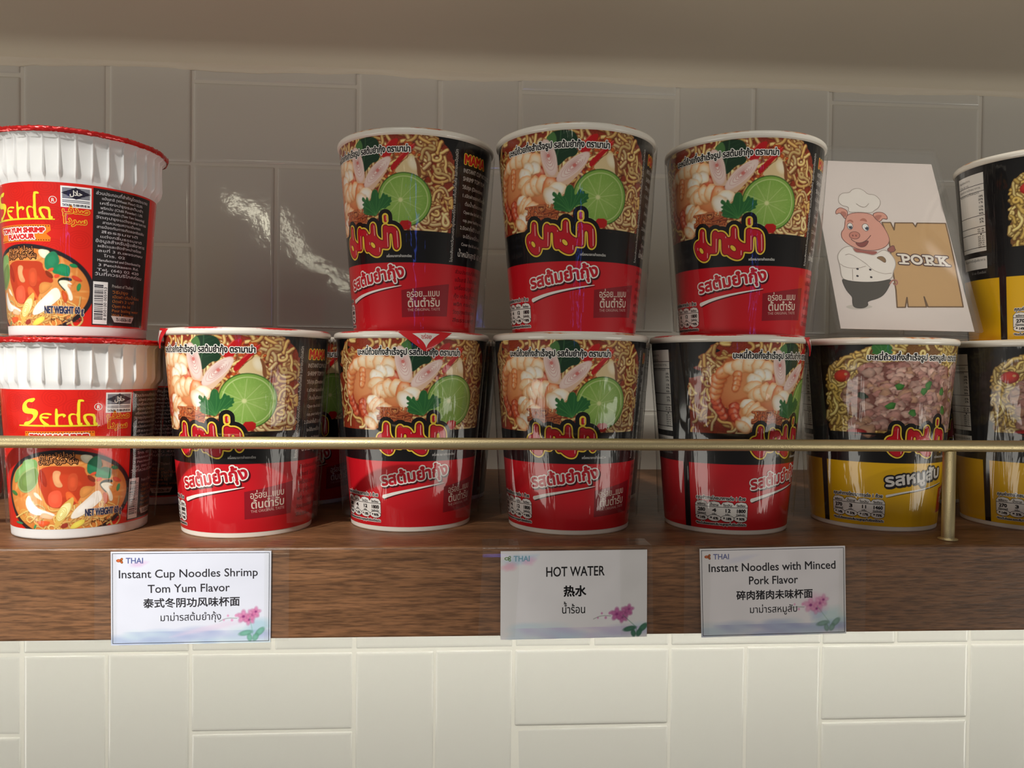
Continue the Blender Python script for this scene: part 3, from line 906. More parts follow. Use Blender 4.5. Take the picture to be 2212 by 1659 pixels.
def facts_table(art, x0, rows, ink=(30, 26, 28), paper=WHITE):
    W = 32.5
    cw = W / 4
    art.text('\u0e04\u0e38\u0e13\u0e04\u0e48\u0e32\u0e17\u0e32\u0e07\u0e42\u0e20\u0e0a\u0e19\u0e32\u0e01\u0e32\u0e23\u0e15\u0e48\u0e2d 1 \u0e16\u0e49\u0e27\u0e22', x0 + 0.6, 20.2, 2.6, ink, 4, width=30.5, bold=0.16, outline=[(0.8, paper, 2, 0, 0)])
    heads = ['\u0e1e\u0e25\u0e31\u0e07\u0e07\u0e32\u0e19', '\u0e19\u0e49\u0e33\u0e15\u0e32\u0e25', '\u0e44\u0e02\u0e21\u0e31\u0e19', '\u0e42\u0e0b\u0e40\u0e14\u0e35\u0e22\u0e21']
    units = ['\u0e01\u0e34\u0e42\u0e25\u0e41\u0e04\u0e25\u0e2d\u0e23\u0e35', '\u0e01\u0e23\u0e31\u0e21', '\u0e01\u0e23\u0e31\u0e21', '\u0e21\u0e34\u0e25\u0e25\u0e34\u0e01\u0e23\u0e31\u0e21']
    for i in range(4):
        xa, xb = x0 + i * cw, x0 + (i + 1) * cw
        xm = (xa + xb) / 2
        top = [(xa, 10.4), (xb, 10.4), (xb, 17.2), (xb - 1.2, 18.7), (xm, 19.2), (xa + 1.2, 18.7), (xa, 17.2)]
        for grow, col, ly in ((0.55, ink, 1), (0.0, paper, 2)):
            art.poly(top, col, ly, 0)
            if grow:
                art.stroke(top, grow, col, ly, True, nd=6)
            art.ell(xm, 9.5, cw / 2 - 0.1 + grow / 2, 1.75 + grow / 2, col, ly + 2)
        art.rect(xa, xb, 15.9, 16.2, ink, 3)
        art.text(heads[i], xm, 16.6, 1.75, ink, 5, width=cw * 0.66, align='c', bold=0.08)
        art.text(rows[i][0], xm, 13.2, 2.7, ink, 5, width=cw * (0.2 + 0.13 * len(rows[i][0])), align='c', bold=0.26)
        art.text(units[i], xm, 11.4, 1.5, ink, 5, width=cw * (0.72 if len(units[i]) > 5 else 0.36), align='c', bold=0.06)
        art.text('* ' + rows[i][1], xm, 8.8, 2.0, ink, 6, width=cw * 0.62, align='c', bold=0.2)
    art.text('*\u0e04\u0e34\u0e14\u0e40\u0e1b\u0e47\u0e19\u0e23\u0e49\u0e2d\u0e22\u0e25\u0e30\u0e02\u0e2d\u0e07\u0e1b\u0e23\u0e34\u0e21\u0e32\u0e13\u0e2a\u0e39\u0e07\u0e2a\u0e38\u0e14\u0e17\u0e35\u0e48\u0e1a\u0e23\u0e34\u0e42\u0e20\u0e04\u0e44\u0e14\u0e49\u0e15\u0e48\u0e2d\u0e27\u0e31\u0e19', x0 + 0.2, 5.5, 1.7, ink, 4, width=32, bold=0.12, outline=[(0.75, paper, 2, 0, 0)])

def side_panels(art, dx, band):
    """back of the label: cooking notes to the right, facts panel to the left"""
    gx = 76.5 * KM + dx
    art.text('\u0e42\u0e1b\u0e23\u0e14\u0e2a\u0e31\u0e07\u0e40\u0e01\u0e15\u0e27\u0e31\u0e19\u0e2b\u0e21\u0e14\u0e2d\u0e32\u0e22\u0e38\u0e01\u0e48\u0e2d\u0e19\u0e1a\u0e23\u0e34\u0e42\u0e20\u0e04 \u0e41\u0e25\u0e30\u0e40\u0e01\u0e47\u0e1a\u0e43\u0e19\u0e17\u0e35\u0e48\u0e41\u0e2b\u0e49\u0e07 \u0e43\u0e19\u0e20\u0e32\u0e0a\u0e19\u0e30\u0e1b\u0e34\u0e14\u0e2a\u0e19\u0e34\u0e17', gx - 0.4, 42.5, 2.4, (226, 222, 214), 1, width=63, rot=math.pi / 2)
    x = 81.5 * KM + dx
    art.text('MAMA', x + 0.2, 98.6, 7.2, (214, 30, 36), 3, width=17, bold=0.6, outline=[(1.7, (240, 196, 60), 2, 0, 0)])
    y = 93.5
    for s, h, w in (('INSTANT CUP NOODLES', 3.4, 26), ('SHRIMP TOM YUM', 3.4, 20), ('\u0e27\u0e34\u0e18\u0e35\u0e1b\u0e23\u0e38\u0e07 (Directions)', 3.0, 19),
                    ('1.\u0e40\u0e1b\u0e34\u0e14\u0e1d\u0e32\u0e2d\u0e2d\u0e01\u0e04\u0e23\u0e36\u0e48\u0e07\u0e2b\u0e19\u0e36\u0e48\u0e07', 2.7, 23), ('   \u0e15\u0e49\u0e21\u0e19\u0e49\u0e33\u0e40\u0e14\u0e37\u0e2d\u0e14\u0e40\u0e17\u0e25\u0e07', 2.7, 21), ('   Open the lid half, fill the', 2.5, 23), ('   cup, pour boiling water', 2.5, 22),
                    ('2.\u0e1b\u0e34\u0e14\u0e1d\u0e32\u0e17\u0e34\u0e49\u0e07\u0e44\u0e27\u0e49 3 \u0e19\u0e32\u0e17\u0e35', 2.7, 20), ('   \u0e08\u0e30\u0e44\u0e14\u0e49\u0e1a\u0e30\u0e2b\u0e21\u0e35\u0e48\u0e23\u0e49\u0e2d\u0e19', 2.7, 20), ('   Cover the lid and wait', 2.5, 21)):
        art.text(s, x, y, h, (206, 202, 196), 1, width=w, bold=0.05)
        y -= 4.55
    art.text('\u0e19\u0e49\u0e33\u0e2b\u0e19\u0e31\u0e01\u0e2a\u0e38\u0e17\u0e18\u0e34 60 \u0e01\u0e23\u0e31\u0e21', x - 0.6, 46.2, 4.4, (226, 222, 214), 1, width=30, bold=0.08)
    y = 36.5
    for s in ('\u0e2a\u0e48\u0e27\u0e19\u0e1b\u0e23\u0e30\u0e01\u0e2d\u0e1a\u0e17\u0e35\u0e48\u0e2a\u0e33\u0e04\u0e31\u0e0d', '\u0e41\u0e1b\u0e49\u0e07\u0e2a\u0e32\u0e25\u0e35 \u0e19\u0e49\u0e33\u0e21\u0e31\u0e19\u0e1b\u0e32\u0e25\u0e4c\u0e21', '\u0e40\u0e04\u0e23\u0e37\u0e48\u0e2d\u0e07\u0e1b\u0e23\u0e38\u0e07\u0e15\u0e49\u0e21\u0e22\u0e33', '\u0e01\u0e38\u0e49\u0e07 \u0e40\u0e01\u0e25\u0e37\u0e2d \u0e19\u0e49\u0e33\u0e15\u0e32\u0e25', '\u0e1e\u0e23\u0e34\u0e01 \u0e01\u0e23\u0e30\u0e40\u0e17\u0e35\u0e22\u0e21', '\u0e27\u0e31\u0e15\u0e16\u0e38\u0e1b\u0e23\u0e38\u0e07\u0e41\u0e15\u0e48\u0e07\u0e23\u0e2a\u0e2d\u0e32\u0e2b\u0e32\u0e23', '\u0e2a\u0e35\u0e18\u0e23\u0e23\u0e21\u0e0a\u0e32\u0e15\u0e34'):
        art.text(s, x - 1.5, y, 3.0, (112, 10, 20) if band == RED else (120, 84, 10), 1, width=24, bold=0.1)
        y -= 4.6
    # facts panel on the left
    xa, xb = -120 * KM + dx, -90 * KM + dx
    art.rect(xa, xb, 58.3, 106.3, (240, 238, 232), 1)
    for yy in (99.2, 95.0, 80.2, 73.4, 69.4, 60.7):
        art.rect(xa, xb, yy, yy + 0.35, (30, 28, 30), 2)
    yy = 104
    for s, pw in (('\u0e02\u0e49\u0e2d\u0e21\u0e39\u0e25\u0e42\u0e20\u0e0a\u0e19\u0e32\u0e01\u0e32\u0e23', 0.5), ('1 \u0e16\u0e49\u0e27\u0e22 60 \u0e01\u0e23\u0e31\u0e21', 0.45), ('\u0e04\u0e38\u0e13\u0e04\u0e48\u0e32\u0e17\u0e32\u0e07\u0e42\u0e20\u0e0a\u0e19\u0e32\u0e01\u0e32\u0e23', 0.85), ('\u0e1e\u0e25\u0e31\u0e07\u0e07\u0e32\u0e19\u0e17\u0e31\u0e49\u0e07\u0e2b\u0e21\u0e14', 0.8)):
        art.text(s, xa + 1, yy - 1.4, 1.8, (40, 38, 40), 2, width=(xb - xa) * pw)
        yy -= 2.9
    for i, s in enumerate(('18%', '20%', '1%', '12%', '9%', '90%', '6%', '2%')):
        art.text(s, xb - 0.8, (91.5, 89.6, 87.7, 85.0, 83.1, 81.0, 77.6, 75.8)[i], 1.7, (40, 38, 40), 2, width=3.2, align='r', bold=0.08)
    for i, s in enumerate(('0.6', '0.6', '1', '65 \u0e01.', '20 \u0e01.', '300 \u0e21\u0e01.', '300 \u0e01.', '25 \u0e01.', '2,000 \u0e21\u0e01.')):
        art.text(s, xb - 0.8, 71.6 - i * 1.3 if i < 2 else 68.4 - (i - 2) * 1.3, 1.2, (40, 38, 40), 2, width=5, align='r', bold=0.06)
    art.rect(xa, xb, 47.5, 55.0, (232, 230, 224), 1)
    art.text('\u0e44\u0e02\u0e48 \u0e19\u0e21 \u0e16\u0e31\u0e48\u0e27\u0e40\u0e2b\u0e25\u0e37\u0e2d\u0e07', xa + 8, 44.6, 1.9, (150, 148, 146), 1, width=xb - xa - 9)
    art.text('\u0e02\u0e49\u0e2d\u0e21\u0e39\u0e25\u0e2a\u0e33\u0e2b\u0e23\u0e31\u0e1a\u0e1c\u0e39\u0e49\u0e41\u0e1e\u0e49\u0e2d\u0e32\u0e2b\u0e32\u0e23', xa + 1, 52.4, 2.0, (40, 38, 40), 2, width=xb - xa - 2)

def parsley(cv, P, c1=(40, 104, 52), c2=(84, 150, 76)):
    cv.poly(P, c1, rnd=1)
    cx, cy = np.mean(P, 0)
    bx, by = cx + 0.3, min(p[1] for p in P) + 0.5
    for p in P[::3]:
        cv.line([(bx, by), ((bx + p[0]) / 2 + 0.3, (by + p[1]) / 2 + 0.2), (bx + (p[0] - bx) * 0.88, by + (p[1] - by) * 0.88)], 0.3, c2, alpha=0.55)

def ground(x0, band, dx):
    cv = Canvas(-180 * KM, 180 * KM, 3.0, 110.6, 0.30, BLACK)
    cv.rect(-126 * KM + dx, 128 * KM + dx, 0, 40.8, band)  # lower label back left black, standing in for shade on second-row cups
    cv.rect((-79.5) * KM + dx, (-74) * KM + dx, 0, 41.5, BLACK)
    return cv

# --- red shrimp label
def red_label():
    cv = ground(0, RED, 0)
    xl, xr = -71.5 * KM, 73 * KM
    def keep(x, y):
        if not (xl < x < xr and 58.6 < y < 112):
            return False
        if y > 90 and x < xl + 6 + (y - 90) ** 2 * 0.030 - 4 * math.sin(y):
            return False
        if y > 99 and x > xr - 1 - (y - 99) ** 2 * 0.085:
            return False
        return True
    w = cv.win(xl, xr, 58.6, 110.6)
    sl, X, Y = w
    m = np.vectorize(keep)(X, Y)
    nz = rng.rand(*X.shape)[..., None]
    cv.a[sl] = np.where(m[..., None], np.array((128, 44, 26)) + nz * (34, 16, 8), cv.a[sl])
    noodles(cv, 260, xl, xr, 58, 111, 1.9, keep, edge=(138, 62, 30))
    noodles(cv, 60, 20, xr, 58, 108, 2.1, keep, edge=(132, 58, 30))
    cv.poly(LEAF, (24, 58, 36))
    cv.poly([LEAF[0], LEAF[1], LEAF[2], (3, 105), (-0.5, 98)], (78, 124, 66))
    cv.line([(4.6, 110.4), (4.2, 104), (2.0, 95)], 0.5, (70, 110, 70), alpha=0.7)
    for kx in range(5):
        cv.line([(4.5, 108 - kx * 2.4), (9.6, 110 - kx * 2.4)], 0.22, (52, 90, 58), alpha=0.6)
    for _ in range(60):
        x, y = rng.uniform(13, 34), rng.uniform(88, 106)
        cv.ell(x, y, rng.uniform(0.6, 1.5), rng.uniform(0.5, 1.1), rng.uniform(0, 3), (214, 110, 48), (150, 40, 20))
    cv.poly(CHI1, (196, 26, 28))
    cv.poly(CHI2, (190, 22, 28))
    cv.line([CHI1[0], CHI1[2]], 0.7, (236, 96, 80), alpha=0.7)
    cv.line([CHI2[1], CHI2[3]], 0.7, (236, 90, 80), alpha=0.7)
    cv.poly(GARL, (228, 204, 154))
    cv.ell(30.5, 95, 3.0, 4.5, 0.4, (246, 234, 204), (228, 204, 154))
    cv.poly(GARB, (136, 82, 48))
    pal = {0: ((252, 228, 188), (236, 164, 104)), 1: ((240, 170, 110), (212, 102, 54)), 2: ((224, 104, 66), (170, 48, 30)), 3: ((255, 251, 240), (244, 208, 162))}
    for cx, cy, rx, ry in ((-22, 86, 15, 17), (-8, 82, 10, 11), (-20, 70, 9, 9)):
        cv.ell(cx, cy, rx, ry, 0.2, (226, 150, 96), (196, 96, 52), 3, wob=0.06, soft=1.5)
    for P, w0, w1, n, kinds in SHRP:
        Q = chaikin(P, 2, False)
        s = np.concatenate([[0], np.cumsum(np.hypot(*np.diff(Q, axis=0).T))])
        step = s[-1] / n
        for i in range(n):
            u = (i + 0.5) * step
            cx, cy = np.interp(u, s, Q[:, 0]), np.interp(u, s, Q[:, 1])
            dx, dy = np.interp(u + 0.3, s, Q[:, 0]) - np.interp(u - 0.3, s, Q[:, 0]), np.interp(u + 0.3, s, Q[:, 1]) - np.interp(u - 0.3, s, Q[:, 1])
            a = math.atan2(dy, dx)
            hw = (w0 + (w1 - w0) * (i / max(n - 1, 1))) / 2 * rng.uniform(0.92, 1.08)
            rl = max(step * rng.uniform(0.8, 0.95), hw * 0.62)
            c, e = pal[kinds[i]]
            cv.ell(cx + 0.2, cy - 0.35, rl * 1.06, hw * 1.05, a, np.array(e) * 0.8, wob=0.04, alpha=0.5, soft=0.8)
            cv.ell(cx, cy, rl, hw, a, c, e, 3.2, wob=0.05, light=14)
            t_ = np.linspace(-1.2, 1.2, 12)
            ex, ey = rl * 0.9 * np.cos(t_), hw * 0.92 * np.sin(t_)
            cv.line(np.stack([cx + ex * math.cos(a) - ey * math.sin(a), cy + ex * math.sin(a) + ey * math.cos(a)], 1), 0.5, np.clip(np.array(e) * 0.92, 0, 255), alpha=0.5)
            cv.ell(cx - math.sin(a) * hw * 0.35 * (1 if math.cos(a) > 0 else -1), cy + abs(math.cos(a)) * hw * 0.4, rl * 0.5, hw * 0.25, a, (255, 250, 238), alpha=0.55, soft=hw * 0.4)
            for q in range(2):
                cv.ell(cx + rng.normal(0, rl * 0.4), cy + rng.normal(0, hw * 0.4), 0.6, 0.35, rng.uniform(0, 3), e, alpha=0.4, soft=0.4)
    for P, F in ((LG1, LGF[0]), (LG2, LGF[1])):
        cv.poly(P, (230, 194, 164))
        (cx, cy), (ax, ay), (bx, by) = F
        a = math.atan2(ay - cy, ax - cx)
        rl, rs = math.hypot(ax - cx, ay - cy) * 1.18, math.hypot(bx - cx, by - cy) * 1.02
        cv.ell(cx, cy, rl, rs, a, (246, 226, 216), (234, 204, 194), 4)
        for q, c in ((0.72, (218, 176, 170)), (0.54, (206, 152, 148)), (0.38, (200, 134, 132)), (0.24, (192, 112, 110))):
            t_ = np.linspace(0.4, 6.0, 30)
            u, v = rl * q * np.cos(t_) + rl * 0.08 * (1 - q), rs * q * np.sin(t_)
            cv.line(np.stack([cx + u * math.cos(a) - v * math.sin(a), cy + u * math.sin(a) + v * math.cos(a)], 1), 0.36, c, alpha=0.8)
        cv.ell(cx + rl * 0.1 * math.cos(a), cy + rl * 0.1 * math.sin(a), 1.1, 0.8, a, (214, 120, 112))
    noodles(cv, 40, -16, 2, 63, 70, 1.0, lambda x, y: -17 < x < 3 and 60 < y < 71.5, ((222, 140, 84), (206, 110, 60)), (130, 44, 24))
    # lime slice
    lx, ly_, lr = 25.6, 75.3, 14.9
    cv.ell(lx, ly_, lr, lr, 0, (54, 96, 34))
    cv.ell(lx, ly_, lr - 0.5, lr - 0.5, 0, (150, 190, 92), (128, 170, 74), 6)
    cv.ell(lx, ly_, lr - 1.9, lr - 1.9, 0, (196, 216, 142))
    cv.ell(lx, ly_, lr - 2.4, lr - 2.4, 0, (150, 186, 92), (132, 174, 76), 2)
    for q in range(10):
        a = q * 0.628 + 0.2
        cv.line([(23.8, 75.2), (23.8 + (lr - 3.0) * math.cos(a), 75.2 + (lr - 3.0) * math.sin(a))], 0.38, (190, 212, 136), alpha=0.75)
    for q in range(150):
        a, r = rng.uniform(0, 6.28), rng.uniform(2, lr - 3)
        cv.line([(lx + r * math.cos(a), ly_ + r * math.sin(a)), (lx + (r + 1.3) * math.cos(a), ly_ + (r + 1.3) * math.sin(a))], 0.25, (176, 204, 118), alpha=0.35)
    cv.ell(23.8, 75.2, 1.2, 1.2, 0, (220, 226, 160), soft=0.8)
    parsley(cv, PARS)
    cv.poly(CHIP, (186, 26, 26), rnd=1)
    cv.rect(xl - 1, xr + 1, 57.5, 58.6, BLACK)
    art = Art()
    logo(art)
    art.text('\u0e1a\u0e30\u0e2b\u0e21\u0e35\u0e48\u0e16\u0e49\u0e27\u0e22\u0e01\u0e36\u0e48\u0e07\u0e2a\u0e33\u0e40\u0e23\u0e47\u0e08\u0e23\u0e39\u0e1b \u0e23\u0e2a\u0e15\u0e49\u0e21\u0e22\u0e33\u0e01\u0e38\u0e49\u0e07 \u0e15\u0e23\u0e32\u0e21\u0e32\u0e21\u0e48\u0e32', -39 * KM, 101.2, 4.7, BLACK, 3, width=79.5 * KM, bold=0.26, outline=[(1.15, WHITE, 2, 0, 0)])
    art.text('\u0e23\u0e2a\u0e15\u0e49\u0e21\u0e22\u0e33\u0e01\u0e38\u0e49\u0e07', -21.5 * KM, 26.8, 9.0, (198, 28, 44), 6, width=42, bold=0.75, rot=0.155, outline=[(2.2, WHITE, 5, 0, 0), (2.5, (70, 14, 22), 4, 0.7, -0.7)])
    sw = chaikin([(-20 * KM, 20.4), (-8 * KM, 23.0), (10 * KM, 25.6), (33 * KM, 28.2)], 2, False)
    art.stroke(sw + (0.6, -0.6), 2.2, (80, 14, 22), 1, w2=0.2)
    art.stroke(sw, 2.3, WHITE, 2, w2=0.25)
    art.text('\u0e40\u0e04\u0e23\u0e37\u0e48\u0e2d\u0e07\u0e2b\u0e21\u0e32\u0e22\u0e01\u0e32\u0e23\u0e04\u0e49\u0e32\u0e08\u0e14\u0e17\u0e30\u0e40\u0e1a\u0e35\u0e22\u0e19', 20.8 * KM, 43.9, 1.9, (220, 218, 212), 1, width=15, bold=0.06)
    art.poly([(33.3 * KM, 10.4), (33.0 * KM, 25.6), (74 * KM, 30.0), (73.5 * KM, 11.6), (55 * KM, 11.2)], (146, 20, 34), 1, 0)
    art.text('\u0e2d\u0e23\u0e48\u0e2d\u0e22...\u0e41\u0e1a\u0e1a', 37.5 * KM, 21.6, 5.4, CREAM, 2, width=20.5, bold=0.12, rot=0.06)
    art.text('\u0e15\u0e49\u0e19\u0e15\u0e33\u0e23\u0e31\u0e1a', 38.2 * KM, 16.1, 6.4, CREAM, 2, width=20.5, bold=0.2, rot=0.05)
    art.text('THE ORIGINAL TASTE', 38.2 * KM, 13.8, 2.1, (222, 170, 160), 2, width=20.5, rot=0.05)
    facts_table(art, -68.8 * KM, [('280', '14%'), ('4', '6%'), ('12', '18%'), ('1800', '90%')])
    side_panels(art, 0, RED)
    me = print_mesh('red_label', cv, art, cone_place(R0, R1, HC, KM))
    me.materials.append(M_LABEL)
    return me

# --- yellow minced pork label
def yellow_label():
    dx = 5.0 * KM
    cv = ground(0, YEL, dx)
    xl, xr = -65 * KM, 77 * KM
    def keep(x, y):
        return xl + 0.8 * math.sin(y * 1.3) < x < xr and 58.6 < y < 112 and not (y > 92 and x < xl + (y - 92) ** 2 * 0.085)
    sl, X, Y = cv.win(xl, xr, 58.6, 110.6)
    m = np.vectorize(keep)(X, Y)
    cv.a[sl] = np.where(m[..., None], np.array((112, 74, 36)) + rng.rand(*X.shape)[..., None] * 22, cv.a[sl])
    noodles(cv, 240, xl, xr, 58, 111, 1.9, keep, ((226, 200, 118), (212, 182, 96), (236, 214, 140)), (128, 92, 40))
    noodles(cv, 80, xl, -26, 58, 108, 1.9, keep, ((226, 200, 118), (212, 182, 96), (236, 214, 140)), (118, 84, 36))
    P = chaikin(PMEAT, 2)
    cv.poly(P, (126, 82, 74), rnd=0)
    pts = []
    while len(pts) < 300:
        x, y = rng.uniform(P[:, 0].min() - 1, 50), rng.uniform(58, 102)
        if sd_poly(np.array([[x]]), np.array([[y]]), P)[0, 0] < 0.3 or (x > 24 and 60 < y < 100 and rng.rand() < 0.5):
            pts.append((x, y))
    for x, y in sorted(pts, key=lambda p: -p[1]):
        r = rng.uniform(1.2, 3.4) if rng.rand() < 0.75 else rng.uniform(3.2, 4.6)
        c = np.array(((198, 156, 142), (184, 136, 124), (210, 172, 156), (190, 146, 118), (178, 126, 116))[rng.randint(5)]) * rng.uniform(0.9, 1.06)
        a = rng.uniform(-0.5, 0.5)
        ry = r * rng.uniform(0.55, 0.9)
        cv.ell(x + 0.15, y - 0.35, r * 1.1, ry * 1.1, a, (96, 52, 46), wob=0.08, alpha=0.6)
        cv.ell(x, y, r, ry, a, np.clip(c, 0, 255), np.clip(c * 0.74, 0, 255), 2.6, wob=0.10, light=16)
        for q in range(int(r * 2)):
            cv.ell(x + rng.normal(0, r * 0.4), y + rng.normal(0, ry * 0.4), r * 0.28, r * 0.2, a, np.clip(c * rng.uniform(0.86, 1.16), 0, 255), alpha=0.6, soft=0.5)
    for i, (x, y) in enumerate(PGRN):
        c = (70, 132, 58) if i != 7 else (40, 62, 44)
        cv.ell(x, y, 2.3 + 0.5 * (i % 2), 1.9, 0.4 * i, c, np.array(c) * 0.75, 2, wob=0.08, light=14)
    (tx, ty), (ux, uy), (vx, vy) = PTOM
    cv.ell(tx, ty, 4.6, 3.6, 0.25, (206, 48, 36), (142, 22, 18), 2.5, light=22)
    cv.ell(tx + 2.1, ty + 1.0, 0.9, 0.8, 0, (206, 150, 96))
    cv.ell(PRED[0][0], PRED[0][1] - 0.4, 5.5, 1.9, 0, (170, 24, 28), (120, 14, 18))
    parsley(cv, PPARS, (58, 116, 58), (104, 160, 92))
    cv.rect(xl - 1, xr + 1, 57.5, 58.6, BLACK)
    art = Art()
    logo(art, dx * 0.9)
    art.text('\u0e1a\u0e30\u0e2b\u0e21\u0e35\u0e48\u0e16\u0e49\u0e27\u0e22\u0e01\u0e36\u0e48\u0e07\u0e2a\u0e33\u0e40\u0e23\u0e47\u0e08\u0e23\u0e39\u0e1b \u0e23\u0e2a\u0e2b\u0e21\u0e39\u0e2a\u0e31\u0e1a \u0e15\u0e23\u0e32\u0e21\u0e32\u0e21\u0e48\u0e32', -34 * KM, 101.4, 4.7, BLACK, 3, width=82 * KM, bold=0.26, outline=[(1.15, WHITE, 2, 0, 0)])
    art.text('\u0e23\u0e2a\u0e2b\u0e21\u0e39\u0e2a\u0e31\u0e1a', -18.5 * KM, 27.0, 9.6, (232, 228, 222), 6, width=40, bold=0.7, rot=0.14, outline=[(2.6, (34, 30, 36), 5, 0, 0), (2.6, (34, 30, 36), 4, 0.5, -0.5)])
    sw = chaikin([(-17 * KM, 21.3), (-4 * KM, 23.6), (14 * KM, 25.4), (42 * KM, 28.6)], 2, False)
    art.stroke(sw + (0.2, -0.5), 1.0, (40, 34, 30), 1, w2=0.5)
    art.stroke(sw, 1.5, WHITE, 2, w2=0.2)
    art.poly([(39 * KM, 10.2), (39.5 * KM, 25.2), (80 * KM, 29.6), (79 * KM, 11.4)], (188, 28, 34), 1, 0)
    art.text('\u0e2d\u0e23\u0e48\u0e2d\u0e22...\u0e41\u0e1a\u0e1a', 43.5 * KM, 21.4, 5.4, CREAM, 2, width=20.5, bold=0.12, rot=0.06)
    art.text('\u0e15\u0e49\u0e19\u0e15\u0e33\u0e23\u0e31\u0e1a', 44 * KM, 16.0, 6.4, CREAM, 2, width=20.5, bold=0.2, rot=0.05)
    art.text('\u0e40\u0e04\u0e23\u0e37\u0e48\u0e2d\u0e07\u0e2b\u0e21\u0e32\u0e22\u0e01\u0e32\u0e23\u0e04\u0e49\u0e32\u0e08\u0e14\u0e17\u0e30\u0e40\u0e1a\u0e35\u0e22\u0e19', 26 * KM, 43.9, 1.9, (220, 218, 212), 1, width=15, bold=0.06)
    facts_table(art, -63.6 * KM, [('270', '14%'), ('3', '5%'), ('11', '17%'), ('1460', '73%')])
    side_panels(art, dx, YEL)
    me = print_mesh('yellow_label', cv, art, cone_place(R0, R1, HC, KM))
    me.materials.append(M_LABEL)
    return me

# --- label of the ribbed plastic cup
KS = 0.661
SR0, SR1, SH = 0.0343, 0.0415, 0.108
def curry_label():
    cv = Canvas(-180 * KS, 180 * KS, 5.6, 80.4, 0.28, (216, 34, 24))
    for _ in range(46):
        x, y = rng.uniform(-115, 45), rng.uniform(38, 82)
        for r in (1.6, 3.0, 4.4, 5.8):
            t_ = np.linspace(0, 6.28, 26)
            cv.line(np.stack([x + r * np.cos(t_), y + r * 0.8 * np.sin(t_)], 1), 0.5, (192, 22, 18), alpha=0.45)
    bx, by = 11.4 * KS, 24.4
    cv.ell(bx, by, 36.4, 24.0, 0, (38, 32, 36))
    cv.ell(bx, by, 34.0, 21.9, 0, (226, 150, 78), (214, 128, 58), 3)
    for _ in range(170):
        a, r = rng.uniform(0, 6.28), math.sqrt(rng.rand()) * 0.93
        x, y = bx + 34 * r * math.cos(a), by + 21.9 * r * math.sin(a)
        cv.ell(x, y, rng.uniform(0.8, 3), rng.uniform(0.4, 1.0), rng.uniform(0, 3), ((240, 178, 104), (206, 108, 48), (232, 160, 92))[rng.randint(3)], alpha=0.6, soft=0.6)
    noodles(cv, 40, bx - 26, bx + 26, 6, 14, 0.9, None, ((238, 206, 130), (232, 190, 110)), (206, 130, 62))
    for P, c in BOWL:
        cv.poly([(x, y - 0.25) for x, y in P], np.array(c) * 0.6, alpha=0.5)
        cv.poly(P, c, rnd=2)
        A = np.array(P)
        ctr = A.mean(0)
        cv.poly(ctr + (A - ctr) * 0.55 + (0, 0.25), np.clip(np.array(c) * 1.10 + 6, 0, 255), soft=1.2, alpha=0.6)
    for (cx, cy), (ax, ay), (ex, ey) in SRING:
        a = math.atan2(ay - cy, ax - cx)
        rl, rs = math.hypot(ax - cx, ay - cy), math.hypot(ex - cx, ey - cy)
        for q in (1.0, 0.7, 0.4):
            t_ = np.linspace(0, 6.28, 24)
            u, v = rl * q * np.cos(t_), rs * q * np.sin(t_)
            cv.line(np.stack([cx + u * math.cos(a) - v * math.sin(a), cy + u * math.sin(a) + v * math.cos(a)], 1), 0.4, (214, 188, 92), alpha=0.8)
    cv.rect(64.6 * KS, 117 * KS, 6.5, 79.4, (32, 28, 30))
    art = Art()
    Y = (246, 226, 52)
    for P in SERDA:
        art.poly(P, Y, 2, 1)
        art.stroke(chaikin(P, 1), 0.28, Y, 2, True, nd=5)
        art.stroke(chaikin(P, 1), 0.6, (196, 90, 20), 1, True, nd=5)
    art.text('R', 37.0 * KS, 70.2, 2.6, WHITE, 2, align='c', bold=0.12)
    t_ = np.linspace(0, 6.28, 26)
    art.stroke(np.stack([37.0 * KS + 1.75 * np.cos(t_), 71.2 + 1.75 * np.sin(t_)], 1), 0.3, WHITE, 2, True, nd=6)
    # orange ribbon
    xa, xb = -17.6 * KS, 34.6 * KS
    art.poly([(xa, 58.3), (xb, 58.3), (xb + 0.3, 55.4), (xb - 2.0, 53.6), (xb + 0.2, 51.6), (xb - 0.2, 49.6), (xa, 49.6), (xa + 0.4, 51.6), (xa + 2.2, 53.6), (xa - 0.2, 55.6)], (240, 128, 32), 1, 0)
    for q in range(26):
        x = xa + 0.8 + q * (xb - xa - 1.6) / 25
        art.ell(x, 57.6, 0.34, 0.3, (120, 40, 16), 2, n=10)
        art.ell(x, 50.3, 0.34, 0.3, (120, 40, 16), 2, n=10)
    xm = (xa + xb) / 2
    art.text('TOM YUM SHRIMP', xm, 54.3, 3.4, (214, 40, 40), 4, width=29, align='c', bold=0.5, outline=[(1.5, WHITE, 3, 0, 0)])
    art.text('FLAVOUR', xm, 51.0, 3.4, (214, 40, 40), 4, width=18, align='c', bold=0.5, outline=[(1.5, WHITE, 3, 0, 0)])
    # halal stamp
    x0, x1, y0, y1 = 42.4 * KS, 63.4 * KS, 67.8, 78.8
    art.rect(x0, x1, y0, y1, (240, 240, 240), 1)
    art.rect(x0 + 0.8, x1 - 0.8, 72.4, 77.9, (110, 112, 122), 2)
    xm2 = (x0 + x1) / 2
    for yy in (73.2, 74.0, 74.8, 75.6, 76.4, 77.2):
        art.rect(x0 + 0.8, x1 - 0.8, yy - 0.12, yy + 0.12, (170, 172, 182), 3)
    art.poly([(x0 + 0.4, 75.2), (xm2, 78.2), (x1 - 0.4, 75.2), (xm2, 72.1)], (36, 34, 50), 4, 0)
    art.text('\ufedd\ufefc\ufea3', xm2, 74.1, 3.6, WHITE, 5, width=5.6, align='c', bold=0.16)
